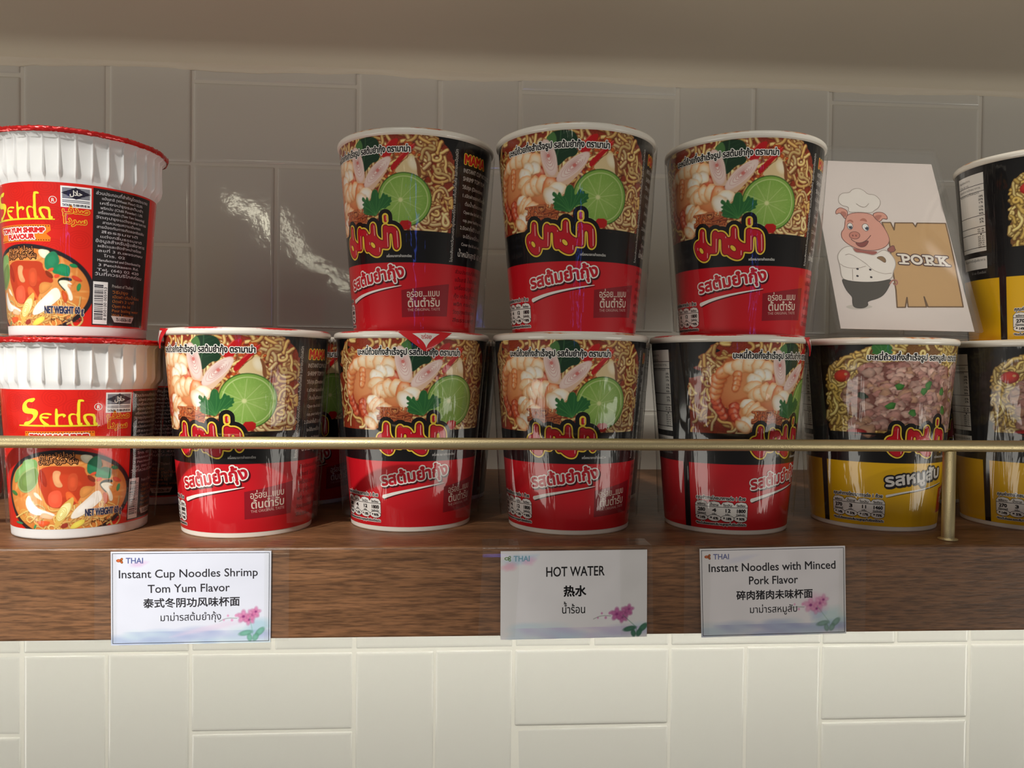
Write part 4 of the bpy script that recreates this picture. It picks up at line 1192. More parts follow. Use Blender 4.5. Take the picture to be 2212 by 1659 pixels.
    for yy in (71.4, 70.6):
        art.rect(x0 + 0.8, x1 - 0.8, yy - 0.18, yy + 0.18, (80, 82, 96), 2)
    art.text('TATA.BA. 72 000 070 05 04', xm2, 68.4, 1.7, (36, 34, 50), 2, width=x1 - x0 - 1.6, align='c', bold=0.1)
    art.text(arabic('\u0635\u062f\u0641'), xm2, 64.8, 5.4, (222, 44, 24), 3, width=12.5, align='c', bold=0.1, outline=[(0.9, (240, 176, 50), 2, 0, 0)])
    art.text(arabic('\u0633\u0631\u062f\u0623'), xm2 - 0.4, 59.4, 5.6, (222, 44, 24), 3, width=11.0, align='c', bold=0.1, outline=[(0.9, (240, 176, 50), 2, 0, 0)])
    # arabic lines over the soup
    art.text(arabic('\u0646\u0648\u062f\u0644\u0632 \u062a\u0648\u0645 \u064a\u0645'), 7.2 * KS, 44.6, 3.9, (226, 150, 90), 3, width=17.5, align='c', bold=0.12, outline=[(0.95, (50, 26, 16), 2, 0, 0)])
    art.text(arabic('\u0628\u0646\u0643\u0647\u0629 \u0634\u0648\u0631\u0628\u0629 \u0627\u0644\u0631\u0648\u0628\u064a\u0627\u0646'), 8.0 * KS, 41.4, 3.9, (226, 150, 90), 3, width=19.5, align='c', bold=0.12, outline=[(0.95, (50, 26, 16), 2, 0, 0)])
    art.text('NET WEIGHT 60 g', 28.0 * KS, 12.2, 5.2, (40, 48, 84), 3, width=20, bold=0.3, outline=[(0.75, (210, 190, 170), 2, 0.12, 0.05)])
    art.text(arabic('\u0627\u0644\u0648\u0632\u0646 \u0627\u0644\u0635\u0627\u0641\u064a \u0666\u0660 \u062c\u0645'), 33.0 * KS, 8.4, 3.0, (70, 50, 40), 2, width=16, bold=0.06)
    # bar code
    xa, xb = 65.4 * KS, 77.0 * KS
    art.rect(xa, xb, 7.2, 30.0, (238, 236, 234), 1)
    r2 = np.random.RandomState(3)
    yy = 9.6
    while yy < 28.6:
        h = (0.22, 0.36, 0.5, 0.66)[r2.randint(4)]
        art.rect(xa + 0.6, xb - 2.4, yy, yy + h, (40, 36, 50), 2)
        yy += h + (0.26, 0.42, 0.6)[r2.randint(3)]
    art.text('8 850100 005953', xb - 0.5, 9.4, 2.2, (40, 36, 50), 2, width=18, rot=math.pi / 2)
    # black ingredients panel
    xp = 66.4 * KS
    lines = [('\u0e2a\u0e48\u0e27\u0e19\u0e1b\u0e23\u0e30\u0e01\u0e2d\u0e1a\u0e17\u0e35\u0e48\u0e2a\u0e33\u0e04\u0e31\u0e0d\u0e42\u0e14\u0e22\u0e1b\u0e23\u0e30\u0e21\u0e32\u0e13', 31, 0), ('\u0e41\u0e1b\u0e49\u0e07\u0e2a\u0e32\u0e25\u0e35 (Wheat Flour) 52.0%', 24, 5), ('\u0e40\u0e04\u0e23\u0e37\u0e48\u0e2d\u0e07\u0e1b\u0e23\u0e38\u0e07\u0e23\u0e2a\u0e15\u0e49\u0e21\u0e22\u0e33', 26, 3), ('\u0e1e\u0e23\u0e34\u0e01\u0e1b\u0e48\u0e19 (Chilli Powder) 1.0%', 25, 4),
             ('\u0e40\u0e04\u0e23\u0e37\u0e48\u0e2d\u0e07\u0e40\u0e17\u0e28\u0e15\u0e49\u0e21\u0e22\u0e33 (Tom Yum Seasoning)', 28, 2), ('\u0e27\u0e31\u0e15\u0e16\u0e38\u0e1b\u0e23\u0e38\u0e07\u0e41\u0e15\u0e48\u0e07\u0e23\u0e2a\u0e2d\u0e32\u0e2b\u0e32\u0e23', 31, 0), ('\u0e2a\u0e32\u0e23\u0e04\u0e27\u0e1a\u0e04\u0e38\u0e21\u0e04\u0e27\u0e32\u0e21\u0e40\u0e1b\u0e47\u0e19\u0e01\u0e23\u0e14', 23, 6), ('\u0e2a\u0e32\u0e23\u0e1b\u0e49\u0e2d\u0e07\u0e01\u0e31\u0e19\u0e01\u0e32\u0e23\u0e40\u0e01\u0e34\u0e14\u0e2d\u0e2d\u0e01\u0e0b\u0e34\u0e40\u0e14\u0e0a\u0e31\u0e19', 29, 1), ('\u0e2a\u0e35\u0e18\u0e23\u0e23\u0e21\u0e0a\u0e32\u0e15\u0e34', 22, 5), ('\u0e41\u0e15\u0e48\u0e07\u0e01\u0e25\u0e34\u0e48\u0e19\u0e18\u0e23\u0e23\u0e21\u0e0a\u0e32\u0e15\u0e34', 26, 4),
             ('\u0e02\u0e49\u0e2d\u0e21\u0e39\u0e25\u0e2a\u0e33\u0e2b\u0e23\u0e31\u0e1a\u0e1c\u0e39\u0e49\u0e41\u0e1e\u0e49\u0e2d\u0e32\u0e2b\u0e32\u0e23', 31, 0), ('\u0e1c\u0e25\u0e34\u0e15\u0e41\u0e25\u0e30\u0e08\u0e31\u0e14\u0e08\u0e33\u0e2b\u0e19\u0e48\u0e32\u0e22\u0e42\u0e14\u0e22', 27, 2), ('\u0e40\u0e25\u0e02\u0e17\u0e35\u0e48 3 \u0e16.\u0e40\u0e1e\u0e0a\u0e23\u0e40\u0e01\u0e29\u0e21', 29, 1), ('\u0e42\u0e17\u0e23. 02', 12, 8), ('Manufactured and Distributed by', 27, 2), ('3 Petchkasem Rd.', 25, 3), ('Tel. (66) 02 420', 26, 2), ('\u0e27\u0e31\u0e19\u0e17\u0e35\u0e48\u0e04\u0e27\u0e23\u0e1a\u0e23\u0e34\u0e42\u0e20\u0e04\u0e01\u0e48\u0e2d\u0e19', 30, 0)]
    y = 76.2
    for i, (s, w, ind) in enumerate(lines):
        art.text(s, xp + ind * 0.55, y, 2.3 if i in (0, 10, 17) else 1.9, (206, 204, 208), 1, width=w, bold=0.05)
        y -= 2.52
    art.text('Product of Thailand', 80.5 * KS, 27.4, 2.4, (196, 194, 190), 1, width=14)
    y = 24.2
    for i in range(6):
        art.text(('\u0e27\u0e34\u0e18\u0e35\u0e1b\u0e23\u0e38\u0e07', '\u0e40\u0e1b\u0e34\u0e14\u0e1d\u0e32 \u0e40\u0e15\u0e34\u0e21\u0e19\u0e49\u0e33\u0e23\u0e49\u0e2d\u0e19', '\u0e1b\u0e34\u0e14\u0e1d\u0e32 3 \u0e19\u0e32\u0e17\u0e35', 'Open the lid', 'Pour boiling water', 'Wait 3 minutes')[i], 81 * KS, y, 2.2, (190, 116, 50), 1, width=(10, 19, 15, 12, 19, 15)[i])
        y -= 2.5
    art.poly([(80.5 * KS, 12.0), (104 * KS, 12.0), (101.5 * KS, 8.6), (83.5 * KS, 8.6)], (214, 210, 206), 1, 0)
    art.text('73-1-05036-1-001', 85 * KS, 9.3, 2.6, (32, 28, 30), 2, width=11, bold=0.1)
    me = print_mesh('curry_label', cv, art, cone_place(SR0, SR1, SH, KS))
    me.materials.append(M_LABEL)
    return me

# ------------------------------------------------------------------ cup geometry
def cone_r(z):
    return R0 + (R1 - R0) * z / HC

def paper_body_mesh():
    pr = [(0.0, 0.0045), (R0 - 0.0016, 0.0045), (R0 - 0.0014, 0.0002), (R0 - 0.0002, 0.0), (cone_r(0.0004), 0.0006)]
    pr += [(cone_r(z) - 0.00002, z) for z in np.linspace(0.001, 0.1115, 12)]
    pr += [(cone_r(0.1115) - 0.0008, 0.1115), (cone_r(0.112) - 0.001, 0.1122)]
    V, F = lathe(pr, 128)
    return mesh_np('cup_body', V, [F])

def rim_mesh():
    a = np.linspace(-0.6, 2 * np.pi - 0.6, 16, endpoint=False)
    pr = [(0.0454 + 0.0018 * math.cos(q), 0.1124 + 0.0021 * math.sin(q)) for q in a]
    pr.append(pr[0])
    V, F = lathe(pr, 128)
    return mesh_np('rim', V, [F])

def lid_mesh():
    """paper lid glued over the rim: a shallow crinkled dome in printed colours"""
    n, m = 96, 14
    rs = np.concatenate([np.linspace(0, 0.0440, m - 3), [0.0456, 0.0466, 0.0469]])
    a = np.linspace(0, 2 * np.pi, n, endpoint=False)
    R, A = np.meshgrid(rs, a, indexing='ij')
    Z = 0.1146 - 0.0008 * (R / 0.044 < 0.97) - 0.0012 * np.clip((R - 0.0458) / 0.0011, 0, 1) ** 2
    Z = Z + 0.00012 * np.sin(A * 7 + 1) * (R / 0.047) ** 2
    V = np.stack([R * np.sin(A), -R * np.cos(A), Z], -1).reshape(-1, 3)
    me = mesh_np('lid', V, [grid_faces(m, n, 0, True)])
    c = np.empty((len(V), 3))
    nz = np.sin(V[:, 0] * 420) * np.sin(V[:, 1] * 380 + 2) + 0.5 * np.sin(V[:, 0] * 900 + V[:, 1] * 700)
    c[:] = (228, 214, 192)
    c[nz > 0.1] = (214, 140, 84)
    c[nz > 0.7] = (190, 60, 40)
    return me, c

def lid_colours(me, c):
    at = me.attributes.new('print', 'FLOAT_COLOR', 'POINT')
    at.data.foreach_set('color', np.concatenate([lin(c), np.ones((len(c), 1))], 1).astype(np.float32).ravel())
    me.materials.append(M_LIDPRINT)

M_LIDPRINT = print_mat('printed_lid', coat=0.6)

def tab_mesh(phi, wdeg=38, drop=0.0105):
    """red pull tab: a triangle of lid folded down over the rim, with a white triangle and the word on it"""
    cv = Canvas(-1, 1, 0, 1, 0.05, (208, 34, 40))
    art = Art()
    hw = wdeg
    def place(x, y, L):
        # x in degrees from the tab's middle, y from 0 at the rim to 1 at the tip
        a = np.radians(phi + x * hw * (1 - y * 0.92) * 0.5)
        d = y * drop
        r = 0.0476 + 0.0004 * L * 0.2 - 0.0006 * np.abs(x) + 0.0012 * np.sin(y * 2.2) - d * 0.06
        z = 0.1139 - d + 0.0010 * (1 - y) * (1 - np.abs(x))
        return np.stack([r * np.sin(a), -r * np.cos(a), z], 1)
    V0 = [(-0.55, 0.12), (0.55, 0.12), (0.0, 0.86)]
    n = 12
    P, T = [], []
    for i in range(n + 1):
        for j in range(n + 1 - i):
            u, v = i / n, j / n
            P.append((V0[0][0] + u * (V0[1][0] - V0[0][0]) + v * (V0[2][0] - V0[0][0]), V0[0][1] + v * (V0[2][1] - V0[0][1])))
    idx = {}
    k = 0
    for i in range(n + 1):
        for j in range(n + 1 - i):
            idx[(i, j)] = k
            k += 1
    for i in range(n):
        for j in range(n - i):
            T.append((idx[(i, j)], idx[(i + 1, j)], idx[(i, j + 1)]))
            if j < n - i - 1:
                T.append((idx[(i + 1, j)], idx[(i + 1, j + 1)], idx[(i, j + 1)]))
    art.add(P, T, (236, 230, 222), 2)
    art.text('\u0e2d\u0e23\u0e48\u0e2d\u0e22', 0.0, 0.40, -0.30, (206, 36, 44), 4, width=0.52, align='c')
    me = print_mesh('lid_tab', cv, art, place)
    me.materials.append(M_LIDPRINT)
    return me

def film_mesh(side, rt, zt, rb, zb, body, seed):
    """stretch of slack film from the rim to the foot, standing off the side of the cup"""
    r = np.random.RandomState(seed)
    nu, nv = 26, 30
    u = np.linspace(-1, 1, nu)
    v = np.linspace(0, 1, nv)
    U, W = np.meshgrid(u, v)
    span = 24 + 8 * r.rand()
    A = np.radians(side + U * span + 3 * np.sin(W * 5 + r.rand() * 6))
    z = zt + (zb - zt) * W
    line = rt + (rb - rt) * W
    b = np.vectorize(body)(z)
    k = np.clip(1 - U * U, 0, 1) ** 0.8
    rad = b + 0.0004 + np.maximum(line - b, 0) * k + 0.0003 * np.sin(A * 60 + W * 9) * k
    V = np.stack([rad * np.sin(A), -rad * np.cos(A), z], -1).reshape(-1, 3)
    return mesh_np('plastic_wrap', V, [grid_faces(nv, nu)])

ME_BODY, ME_RIM = paper_body_mesh(), rim_mesh()
ME_LID, c = lid_mesh()
lid_colours(ME_LID, c)
ME_LIDRED = ME_LID.copy()
ME_LIDRED.materials.clear()
ME_LIDRED.materials.append(M_REDLID)
ME_RED, ME_YEL = red_label(), yellow_label()

def paper_cup(label, label_me, group):
    t = thing('noodle_cup', label, 'noodle cup', (0, 0, 0), 0, group)
    link('cup_body', ME_BODY, M_CUPWHITE, t)
    link('label', label_me, M_LABEL, t)
    link('rim', ME_RIM, M_RIM, t)
    link('lid', ME_LID, None, t)
    return t

GR = 'red and black shrimp noodle cups'
GY = 'yellow and black minced pork noodle cups'
GP = 'white-topped tom yum noodle cups'
red0 = paper_cup('', ME_RED, GR)
yel0 = paper_cup('', ME_YEL, GY)
UP = 0.1120
def film_for(t, rot, sides, seed, body=cone_r, rt=0.0474, zt=0.111, rb=0.0412, zb=0.006):
    for i, s in enumerate(sides):
        link('plastic_wrap', film_mesh(s - rot, rt, zt, rb, zb, body, seed * 7 + i), M_FILM, t)

RED_CUPS = [
    # label, x, y, z, turn (deg), tab angle in the photo, film sides
    ('red shrimp noodle cup on the shelf directly right of the ribbed white cup', 0.1268, -0.2731, ZS, -20.7, -66, (72, 118)),
    ('red noodle cup on the shelf with its lid tab folded down at the front', 0.2215, -0.2581, ZS, 0, 13, (-95, 78)),
    ('red shrimp noodle cup on the shelf above the hot water card', 0.3179, -0.2684, ZS, -18.3, None, (-88, 84)),
    ('red noodle cup on the shelf showing its nutrition box, beside the yellow cups', 0.4152, -0.2694, ZS, 24.0, 66, (-80, 86)),
    ('leftmost of the three red noodle cups on the upper tier', 0.2232, -0.2610, ZS + UP, -41.0, None, (80,)),
    ('middle red noodle cup of the three on the upper tier', 0.3183, -0.2790, ZS + UP, -24.4, None, (74,)),
    ('rightmost red noodle cup on the upper tier, beside the pig sign', 0.4220, -0.2745, ZS + UP, -36.0, None, (-84, 78)),
    ('red noodle cup in shadow in the second row, nearest the ribbed white cups', 0.1370, -0.1720, ZS, 4.0, None, ()),
    ('dark cup in the second row, behind the cup with the red tab', 0.2330, -0.1590, ZS, -105.0, None, ()),  # this cup and the next show the black back in place of shade
    ('dark cup in the second row, behind the red cup above the hot water card', 0.3465, -0.1600, ZS, -110.0, None, ()),
    ('noodle cup cut off at the left edge behind the ribbed white cups', -0.1060, -0.1850, ZS, 30.0, None, ()),
]
for i, (lab, x, y, z, rot, tab, sides) in enumerate(RED_CUPS):
    rz = math.radians(rot)
    if i == 0:
        t = red0
        t.location, t.rotation_euler, t['label'] = (x, y, z), (0, 0, rz), lab
    else:
        t = dup(red0, lab, (x, y, z), rz)
for i, (t, rec) in enumerate(zip([o for o in COL.objects if o.get('group') == GR], RED_CUPS)):
    lab, x, y, z, rot, tab, sides = rec
    if tab is not None:
        for ch in list(t.children):
            if ch.name.split('.')[0] == 'lid':
                ch.data = ME_LIDRED
                link('lid_tab', tab_mesh(tab - rot), None, ch)
    film_for(t, rot, sides, i + 3)

YEL_CUPS = [
    ('yellow pork noodle cup on the shelf below the pig sign', 0.5140, -0.2612, ZS, 0, (-92,)),
    ('yellow pork noodle cup on the shelf at the right edge, carrying another', 0.6130, -0.2660, ZS, 2.5, (-84,)),
    ('yellow pork noodle cup stacked at the upper right, beside the pig sign', 0.6150, -0.2680, ZS + UP, 9.0, ()),
    ('yellow noodle cup in shadow behind the two front yellow cups', 0.6000, -0.1640, ZS, -20, ()),
]
for i, (lab, x, y, z, rot, sides) in enumerate(YEL_CUPS):
    if i == 0:
        t = yel0
        t.location, t.rotation_euler, t['label'] = (x, y, z), (0, 0, math.radians(rot)), lab
    else:
        t = dup(yel0, lab, (x, y, z), math.radians(rot))
for i, (t, rec) in enumerate(zip([o for o in COL.objects if o.get('group') == GY], YEL_CUPS)):
    film_for(t, rec[4], rec[5], i + 41)

# ------------------------------------------------------------------ ribbed white plastic cups
def ser_r(z):
    return SR0 + (SR1 - SR0) * z / SH

def ribbed_body_mesh():
    n = 34 * 24
    a = np.linspace(0, 2 * np.pi, n, endpoint=False)
    ph = (a * 34 / (2 * np.pi)) % 1.0
    d = np.abs(ph - 0.5) * 2            # 1 at the rib, 0 mid panel
    rib = np.clip((d - 0.83) / 0.06, 0, 1)
    bow = 1 - (ph * 2 - 1) ** 2
    zs_ = [0.0, 0.0004, 0.0012, 0.02, 0.05, 0.0806, 0.0828, 0.0842, 0.0856, 0.0872, 0.0890, 0.0920, 0.0980, 0.1030, 0.1052, 0.1056, 0.1066, 0.1068]
    rows = []
    for z in zs_:
        r = np.full(n, ser_r(z))
        if z < 0.0003:
            r -= 0.0012
        if z > 0.0806:
            # thin upright fins between shallow panels; each fin runs out to a point at its foot
            pan = np.clip((z - 0.0812) / 0.0034, 0, 1)
            rp = ser_r(0.0806) + 0.0013 * pan + (z - 0.0806) * 0.060 - 0.0005 * bow * pan
            fin = 0.0019 * np.clip((z - 0.0826) / 0.0040, 0, 1) * np.clip((0.1056 - z) / 0.022, 0.25, 1)
            r = rp + fin * rib
        if z >= 0.1052:
            r = np.full(n, 0.0452 if z >= 0.1056 else 0.0450)
        rows.append(np.stack([r * np.sin(a), -r * np.cos(a), np.full(n, z)], 1))
    V = np.concatenate(rows)
    F = grid_faces(len(zs_), n, 0, True)
    k = len(V)
    V = np.concatenate([V, [(0, 0, 0.003), (0, 0, 0.1066)]])
    top = (len(zs_) - 1) * n
    i = np.arange(n)
    T3 = np.concatenate([np.stack([(i + 1) % n, i, np.full(n, k)], 1), np.stack([top + i, top + (i + 1) % n, np.full(n, k + 1)], 1)])
    return mesh_np('cup_body', V, [F, T3])

def foil_lid_mesh():
    n = 360
    a = np.linspace(0, 2 * np.pi, n, endpoint=False)
    r2 = np.random.RandomState(5)
    nz = np.convolve(np.tile(r2.normal(0, 1, n), 3), np.ones(5) / 5, 'same')[n:2 * n]
    nf = r2.normal(0, 1, (12, n))
    rows = []
    for i, (r, z, w) in enumerate(((0.0, 0.1086, 0), (0.02, 0.1085, 0), (0.036, 0.1082, 0), (0.0425, 0.1080, 0.1), (0.0446, 0.1080, 0.5), (0.0456, 0.1076, 1), (0.0459, 0.1069, 1), (0.0458, 0.1060, 1), (0.0456, 0.1053, 1), (0.0452, 0.1050, 0.4))):
        rr = r + w * (0.00035 * nz + 0.00014 * nf[i])
        zz = z + w * 0.00022 * nf[i - 1] + w * 0.0003 * np.roll(nz, 7) * (z < 0.107)
        rows.append(np.stack([rr * np.sin(a), -rr * np.cos(a), np.full(n, 1.0) * zz], 1))
    return mesh_np('lid', np.concatenate(rows), [grid_faces(len(rows), n, 0, True)])

ME_SBODY, ME_SLID, ME_SLAB = ribbed_body_mesh(), foil_lid_mesh(), curry_label()
ser0 = thing('noodle_cup', '', 'noodle cup', (0, 0, 0), 0, GP)
link('cup_body', ME_SBODY, M_PLASTIC, ser0)
link('label', ME_SLAB, M_LABEL, ser0)
link('lid', ME_SLID, M_REDFOIL, ser0)
def ser_film(z):
    return ser_r(z) + (0.0034 if z > 0.083 else 0.0)
SER_CUPS = [
    ('white ribbed tom yum cup on the shelf, lower of the left pair', 0.0335, -0.2768, ZS, 0.0, (96, -88)),
    ('white ribbed plastic tom yum cup stacked on top of its twin at the left', 0.0330, -0.2780, ZS + 0.1087, -30.0, (-70,)),
    ('ribbed tom yum cup in shadow behind the left pair', 0.0420, -0.1720, ZS, -78.0, ()),
]
for i, (lab, x, y, z, rot, sides) in enumerate(SER_CUPS):
    if i == 0:
        t = ser0
        t.location, t.rotation_euler, t['label'] = (x, y, z), (0, 0, math.radians(rot)), lab
    else:
        t = dup(ser0, lab, (x, y, z), math.radians(rot))
for i, (t, rec) in enumerate(zip([o for o in COL.objects if o.get('group') == GP], SER_CUPS)):
    film_for(t, rec[4], rec[5], i + 71, ser_film, 0.0458, 0.105, 0.0385, 0.004)

# ------------------------------------------------------------------ pig sign in its acrylic holder
CO = Vector((0.479442, -0.285, 0.294213))
BX = Vector((0.99979135, -0.01733554, -0.01080449))
UPV = Vector((0.01685813, 0.4015538, 0.91568026))
NN = BX.cross(UPV)          # points towards the wall / up
CW, CH = 82.9, 125.2
sign = thing('acrylic_sign_holder', 'clear leaning sign holder with a chef pig picture and the word PORK', 'sign', (CO.x + 0.04, CO.y + 0.02, ZS + HC + 0.0005))
def card_pt(x, y, d):
    """x, y in mm on the card, d in m in front of it"""
    return np.stack([CO[i] + BX[i] * x * 0.001 + UPV[i] * y * 0.001 + NN[i] * d - sign.location[i] for i in range(3)], 1)

pc = Canvas(0, CW, 0, CH, 1.0, (232, 222, 218))
pa = Art()
G_ = (176, 164, 152)
def shape(k, col, ly, line=None, lw=0.45, rnd=2):
    P = pa.poly(PIG[k], col, ly, rnd)
    if line:
        pa.stroke(P, lw, line, ly + 0.5, True, nd=6)
shape('shad', (206, 200, 192), 1)
B = PIG['board']
pa.poly(B, (206, 166, 112), 1, 0)
pa.stroke(B, 0.9, (112, 82, 46), 1.5, True, nd=8)
shape('tailb', (158, 88, 76), 2, (110, 60, 50))
shape('hat', (240, 234, 228), 2, (188, 178, 170), 0.5)
shape('earL', (226, 160, 140), 2.2, (128, 76, 66))
shape('earLi', (186, 116, 100), 2.6)
shape('neck', (166, 88, 78), 2.2)
shape('head', (228, 164, 146), 3, (140, 84, 72))
shape('earR', (226, 160, 140), 4, (128, 76, 66))
shape('earRi', (190, 120, 104), 4.2)
shape('neck', (166, 88, 78), 3.6)
shape('coat', (244, 238, 232), 5, (190, 180, 172), 0.5)
shape('gap', (140, 106, 66), 5.6, (90, 66, 40), 0.3)
shape('pants', (70, 66, 58), 6, (50, 46, 40), 0.3)
for L in PIGL[1:5]:
    pa.stroke(chaikin(L, 2, False), 0.4, (184, 172, 164), 6, nd=6)
shape('browL', (188, 116, 96), 4)
shape('browR', (188, 116, 96), 4)
for k, p, q in (('eyeL', 0, 10), ('eyeR', 1, 11)):
    shape(k, (246, 244, 240), 4.2, (60, 54, 52), 0.3)
    x, y = PIGP[p]
    pa.ell(x, y, 1.25, 1.45, (76, 98, 128), 5)
    pa.ell(x + 0.1, y - 0.1, 0.75, 0.9, (24, 26, 34), 5.4)
    pa.ell(PIGP[q][0] + 0.2, PIGP[q][1] - 0.1, 0.45, 0.5, (250, 250, 248), 5.8)
shape('mouth', (140, 58, 52), 4.2, (96, 44, 40), 0.35)
pa.stroke(chaikin(PIGL[0], 2, False), 0.45, (112, 60, 52), 4.6, nd=6)
shape('snout', (206, 130, 112), 4.8, (140, 80, 70), 0.4)
for x, y in PIGP[2:4]:
    pa.ell(x, y, 0.45, 0.7, (130, 70, 62), 5.4)
for x, y in PIGP[4:8]:
    pa.ell(x, y, 0.8, 0.75, (48, 40, 48), 6.5, n=18)
pa.stroke(chaikin(PIGL[5], 2, False), 0.9, (214, 146, 128), 7, nd=8)
# PORK in slab letters
(px, py), (qx, qy) = PIGP[8], PIGP[9]
LW, LH = qx - px, py - qy
ang = math.atan2(-1.2, LW)
def slab(paths, layer, extra, col):
    """all the strokes of the word merged into one flat shape"""
    loops = []
    for w, P in paths:
        P = np.array(P, float)
        x = px + 0.6 + P[:, 0] * LW
        y = qy + 0.6 + P[:, 1] * (LH - 1.2) + (1 - P[:, 0]) * 0.9
        Q = np.stack([x, y], 1)
        r = (w + extra) / 2
        for A, B in zip(Q[:-1], Q[1:]):
            d = B - A
            l = math.hypot(*d)
            if l < 1e-6:
                continue
            n_ = np.array((-d[1], d[0])) / l * r
            loops.append(np.array([A + n_, A - n_, B - n_, B + n_]))
        for A in Q:
            t_ = np.linspace(0, 2 * np.pi, 12, endpoint=False) + 0.1
            loops.append(np.stack([A[0] + r * np.cos(t_), A[1] + r * np.sin(t_)], 1))
    pa.add(*fill_loops(loops), col, layer)
def arc(cx, cy, rx, ry, a0, a1, n=18):
    return [(cx + rx * math.cos(a), cy + ry * math.sin(a)) for a in np.linspace(math.radians(a0), math.radians(a1), n)]
W_ = 1.6
letters = [
    (W_, [(0.085, 0.08), (0.085, 0.92)]), (1.2, [(0.0, 0.04), (0.17, 0.04)]), (1.2, [(0.0, 0.95), (0.12, 0.95)]), (W_, [(0.085, 0.93)] + arc(0.13, 0.68, 0.075, 0.25, 90, -90) + [(0.085, 0.43)]),
    (W_, arc(0.355, 0.5, 0.095, 0.42, 0, 360, 30)),
    (W_, [(0.565, 0.08), (0.565, 0.92)]), (1.2, [(0.50, 0.04), (0.63, 0.04)]), (1.2, [(0.50, 0.95), (0.60, 0.95)]), (W_, [(0.565, 0.93)] + arc(0.61, 0.70, 0.07, 0.23, 90, -90) + [(0.565, 0.47)]), (W_, [(0.61, 0.46), (0.69, 0.06)]), (1.2, [(0.68, 0.04), (0.735, 0.04)]),
    (W_, [(0.82, 0.08), (0.82, 0.92)]), (1.2, [(0.76, 0.04), (0.875, 0.04)]), (1.2, [(0.76, 0.95), (0.87, 0.95)]), (W_, [(0.83, 0.42), (0.945, 0.92)]), (W_, [(0.87, 0.56), (0.955, 0.06)]), (1.2, [(0.905, 0.95), (0.985, 0.95)]), (1.2, [(0.92, 0.04), (1.0, 0.04)])]
slab(letters, 7, 1.5, (84, 48, 38))
slab(letters, 8, 0, (244, 238, 230))
me = print_mesh('paper_insert', pc, pa, lambda x, y, L: card_pt(x, y, 0.00012 + 0.00003 * L))
link('paper_insert', me, M_PAPER, sign)
# two leaning sheets, a foot and a rear leg, all 2 mm clear acrylic
def slabs(corners, d0, d1):
    P = [card_pt(np.array([c[0]]), np.array([c[1]]), d)[0] for d in (d0, d1) for c in corners]
    return np.array(P), np.array([(0, 1, 2, 3), (7, 6, 5, 4), (0, 4, 5, 1), (1, 5, 6, 2), (2, 6, 7, 3), (3, 7, 4, 0)])
cor = [(-2.0, -1.2), (CW + 3.5, -1.2), (CW + 3.5, CH + 10), (-2.0, CH + 10)]
V, F = slabs(cor, 0.0012, 0.0030)
link('front_sheet', mesh_np('front_sheet', V, [F], False), M_ACRYL, sign)
V, F = slabs(cor, -0.0024, -0.0006)
link('rear_sheet', mesh_np('rear_sheet', V, [F], False), M_ACRYL, sign)
lx, ly, lz = sign.location
zf = ZS + HC + 0.0006 - lz
V, F = box_vf(CO.x - 0.002 - lx, CO.x + 0.0864 - lx, CO.y - 0.0005 - ly, CO.y + 0.060 - ly, zf, zf + 0.0026)
link('base', mesh_np('base', V, [F], False), M_ACRYL, sign)

# ------------------------------------------------------------------ the three laminated cards on the shelf edge
YF = -0.331
def petal(cv, x, y, r, a, c=(206, 112, 168), soft=0.9, al=0.75):
    for q in range(5):
        t_ = a + q * 1.257
        cv.ell(x + r * 0.62 * math.cos(t_), y + r * 0.62 * math.sin(t_), r * 0.62, r * 0.42, t_, c, np.array(c) * 0.86, 1.5, alpha=al, soft=soft)
    cv.ell(x, y, r * 0.26, r * 0.22, a, (140, 52, 120), alpha=0.9, soft=0.5)

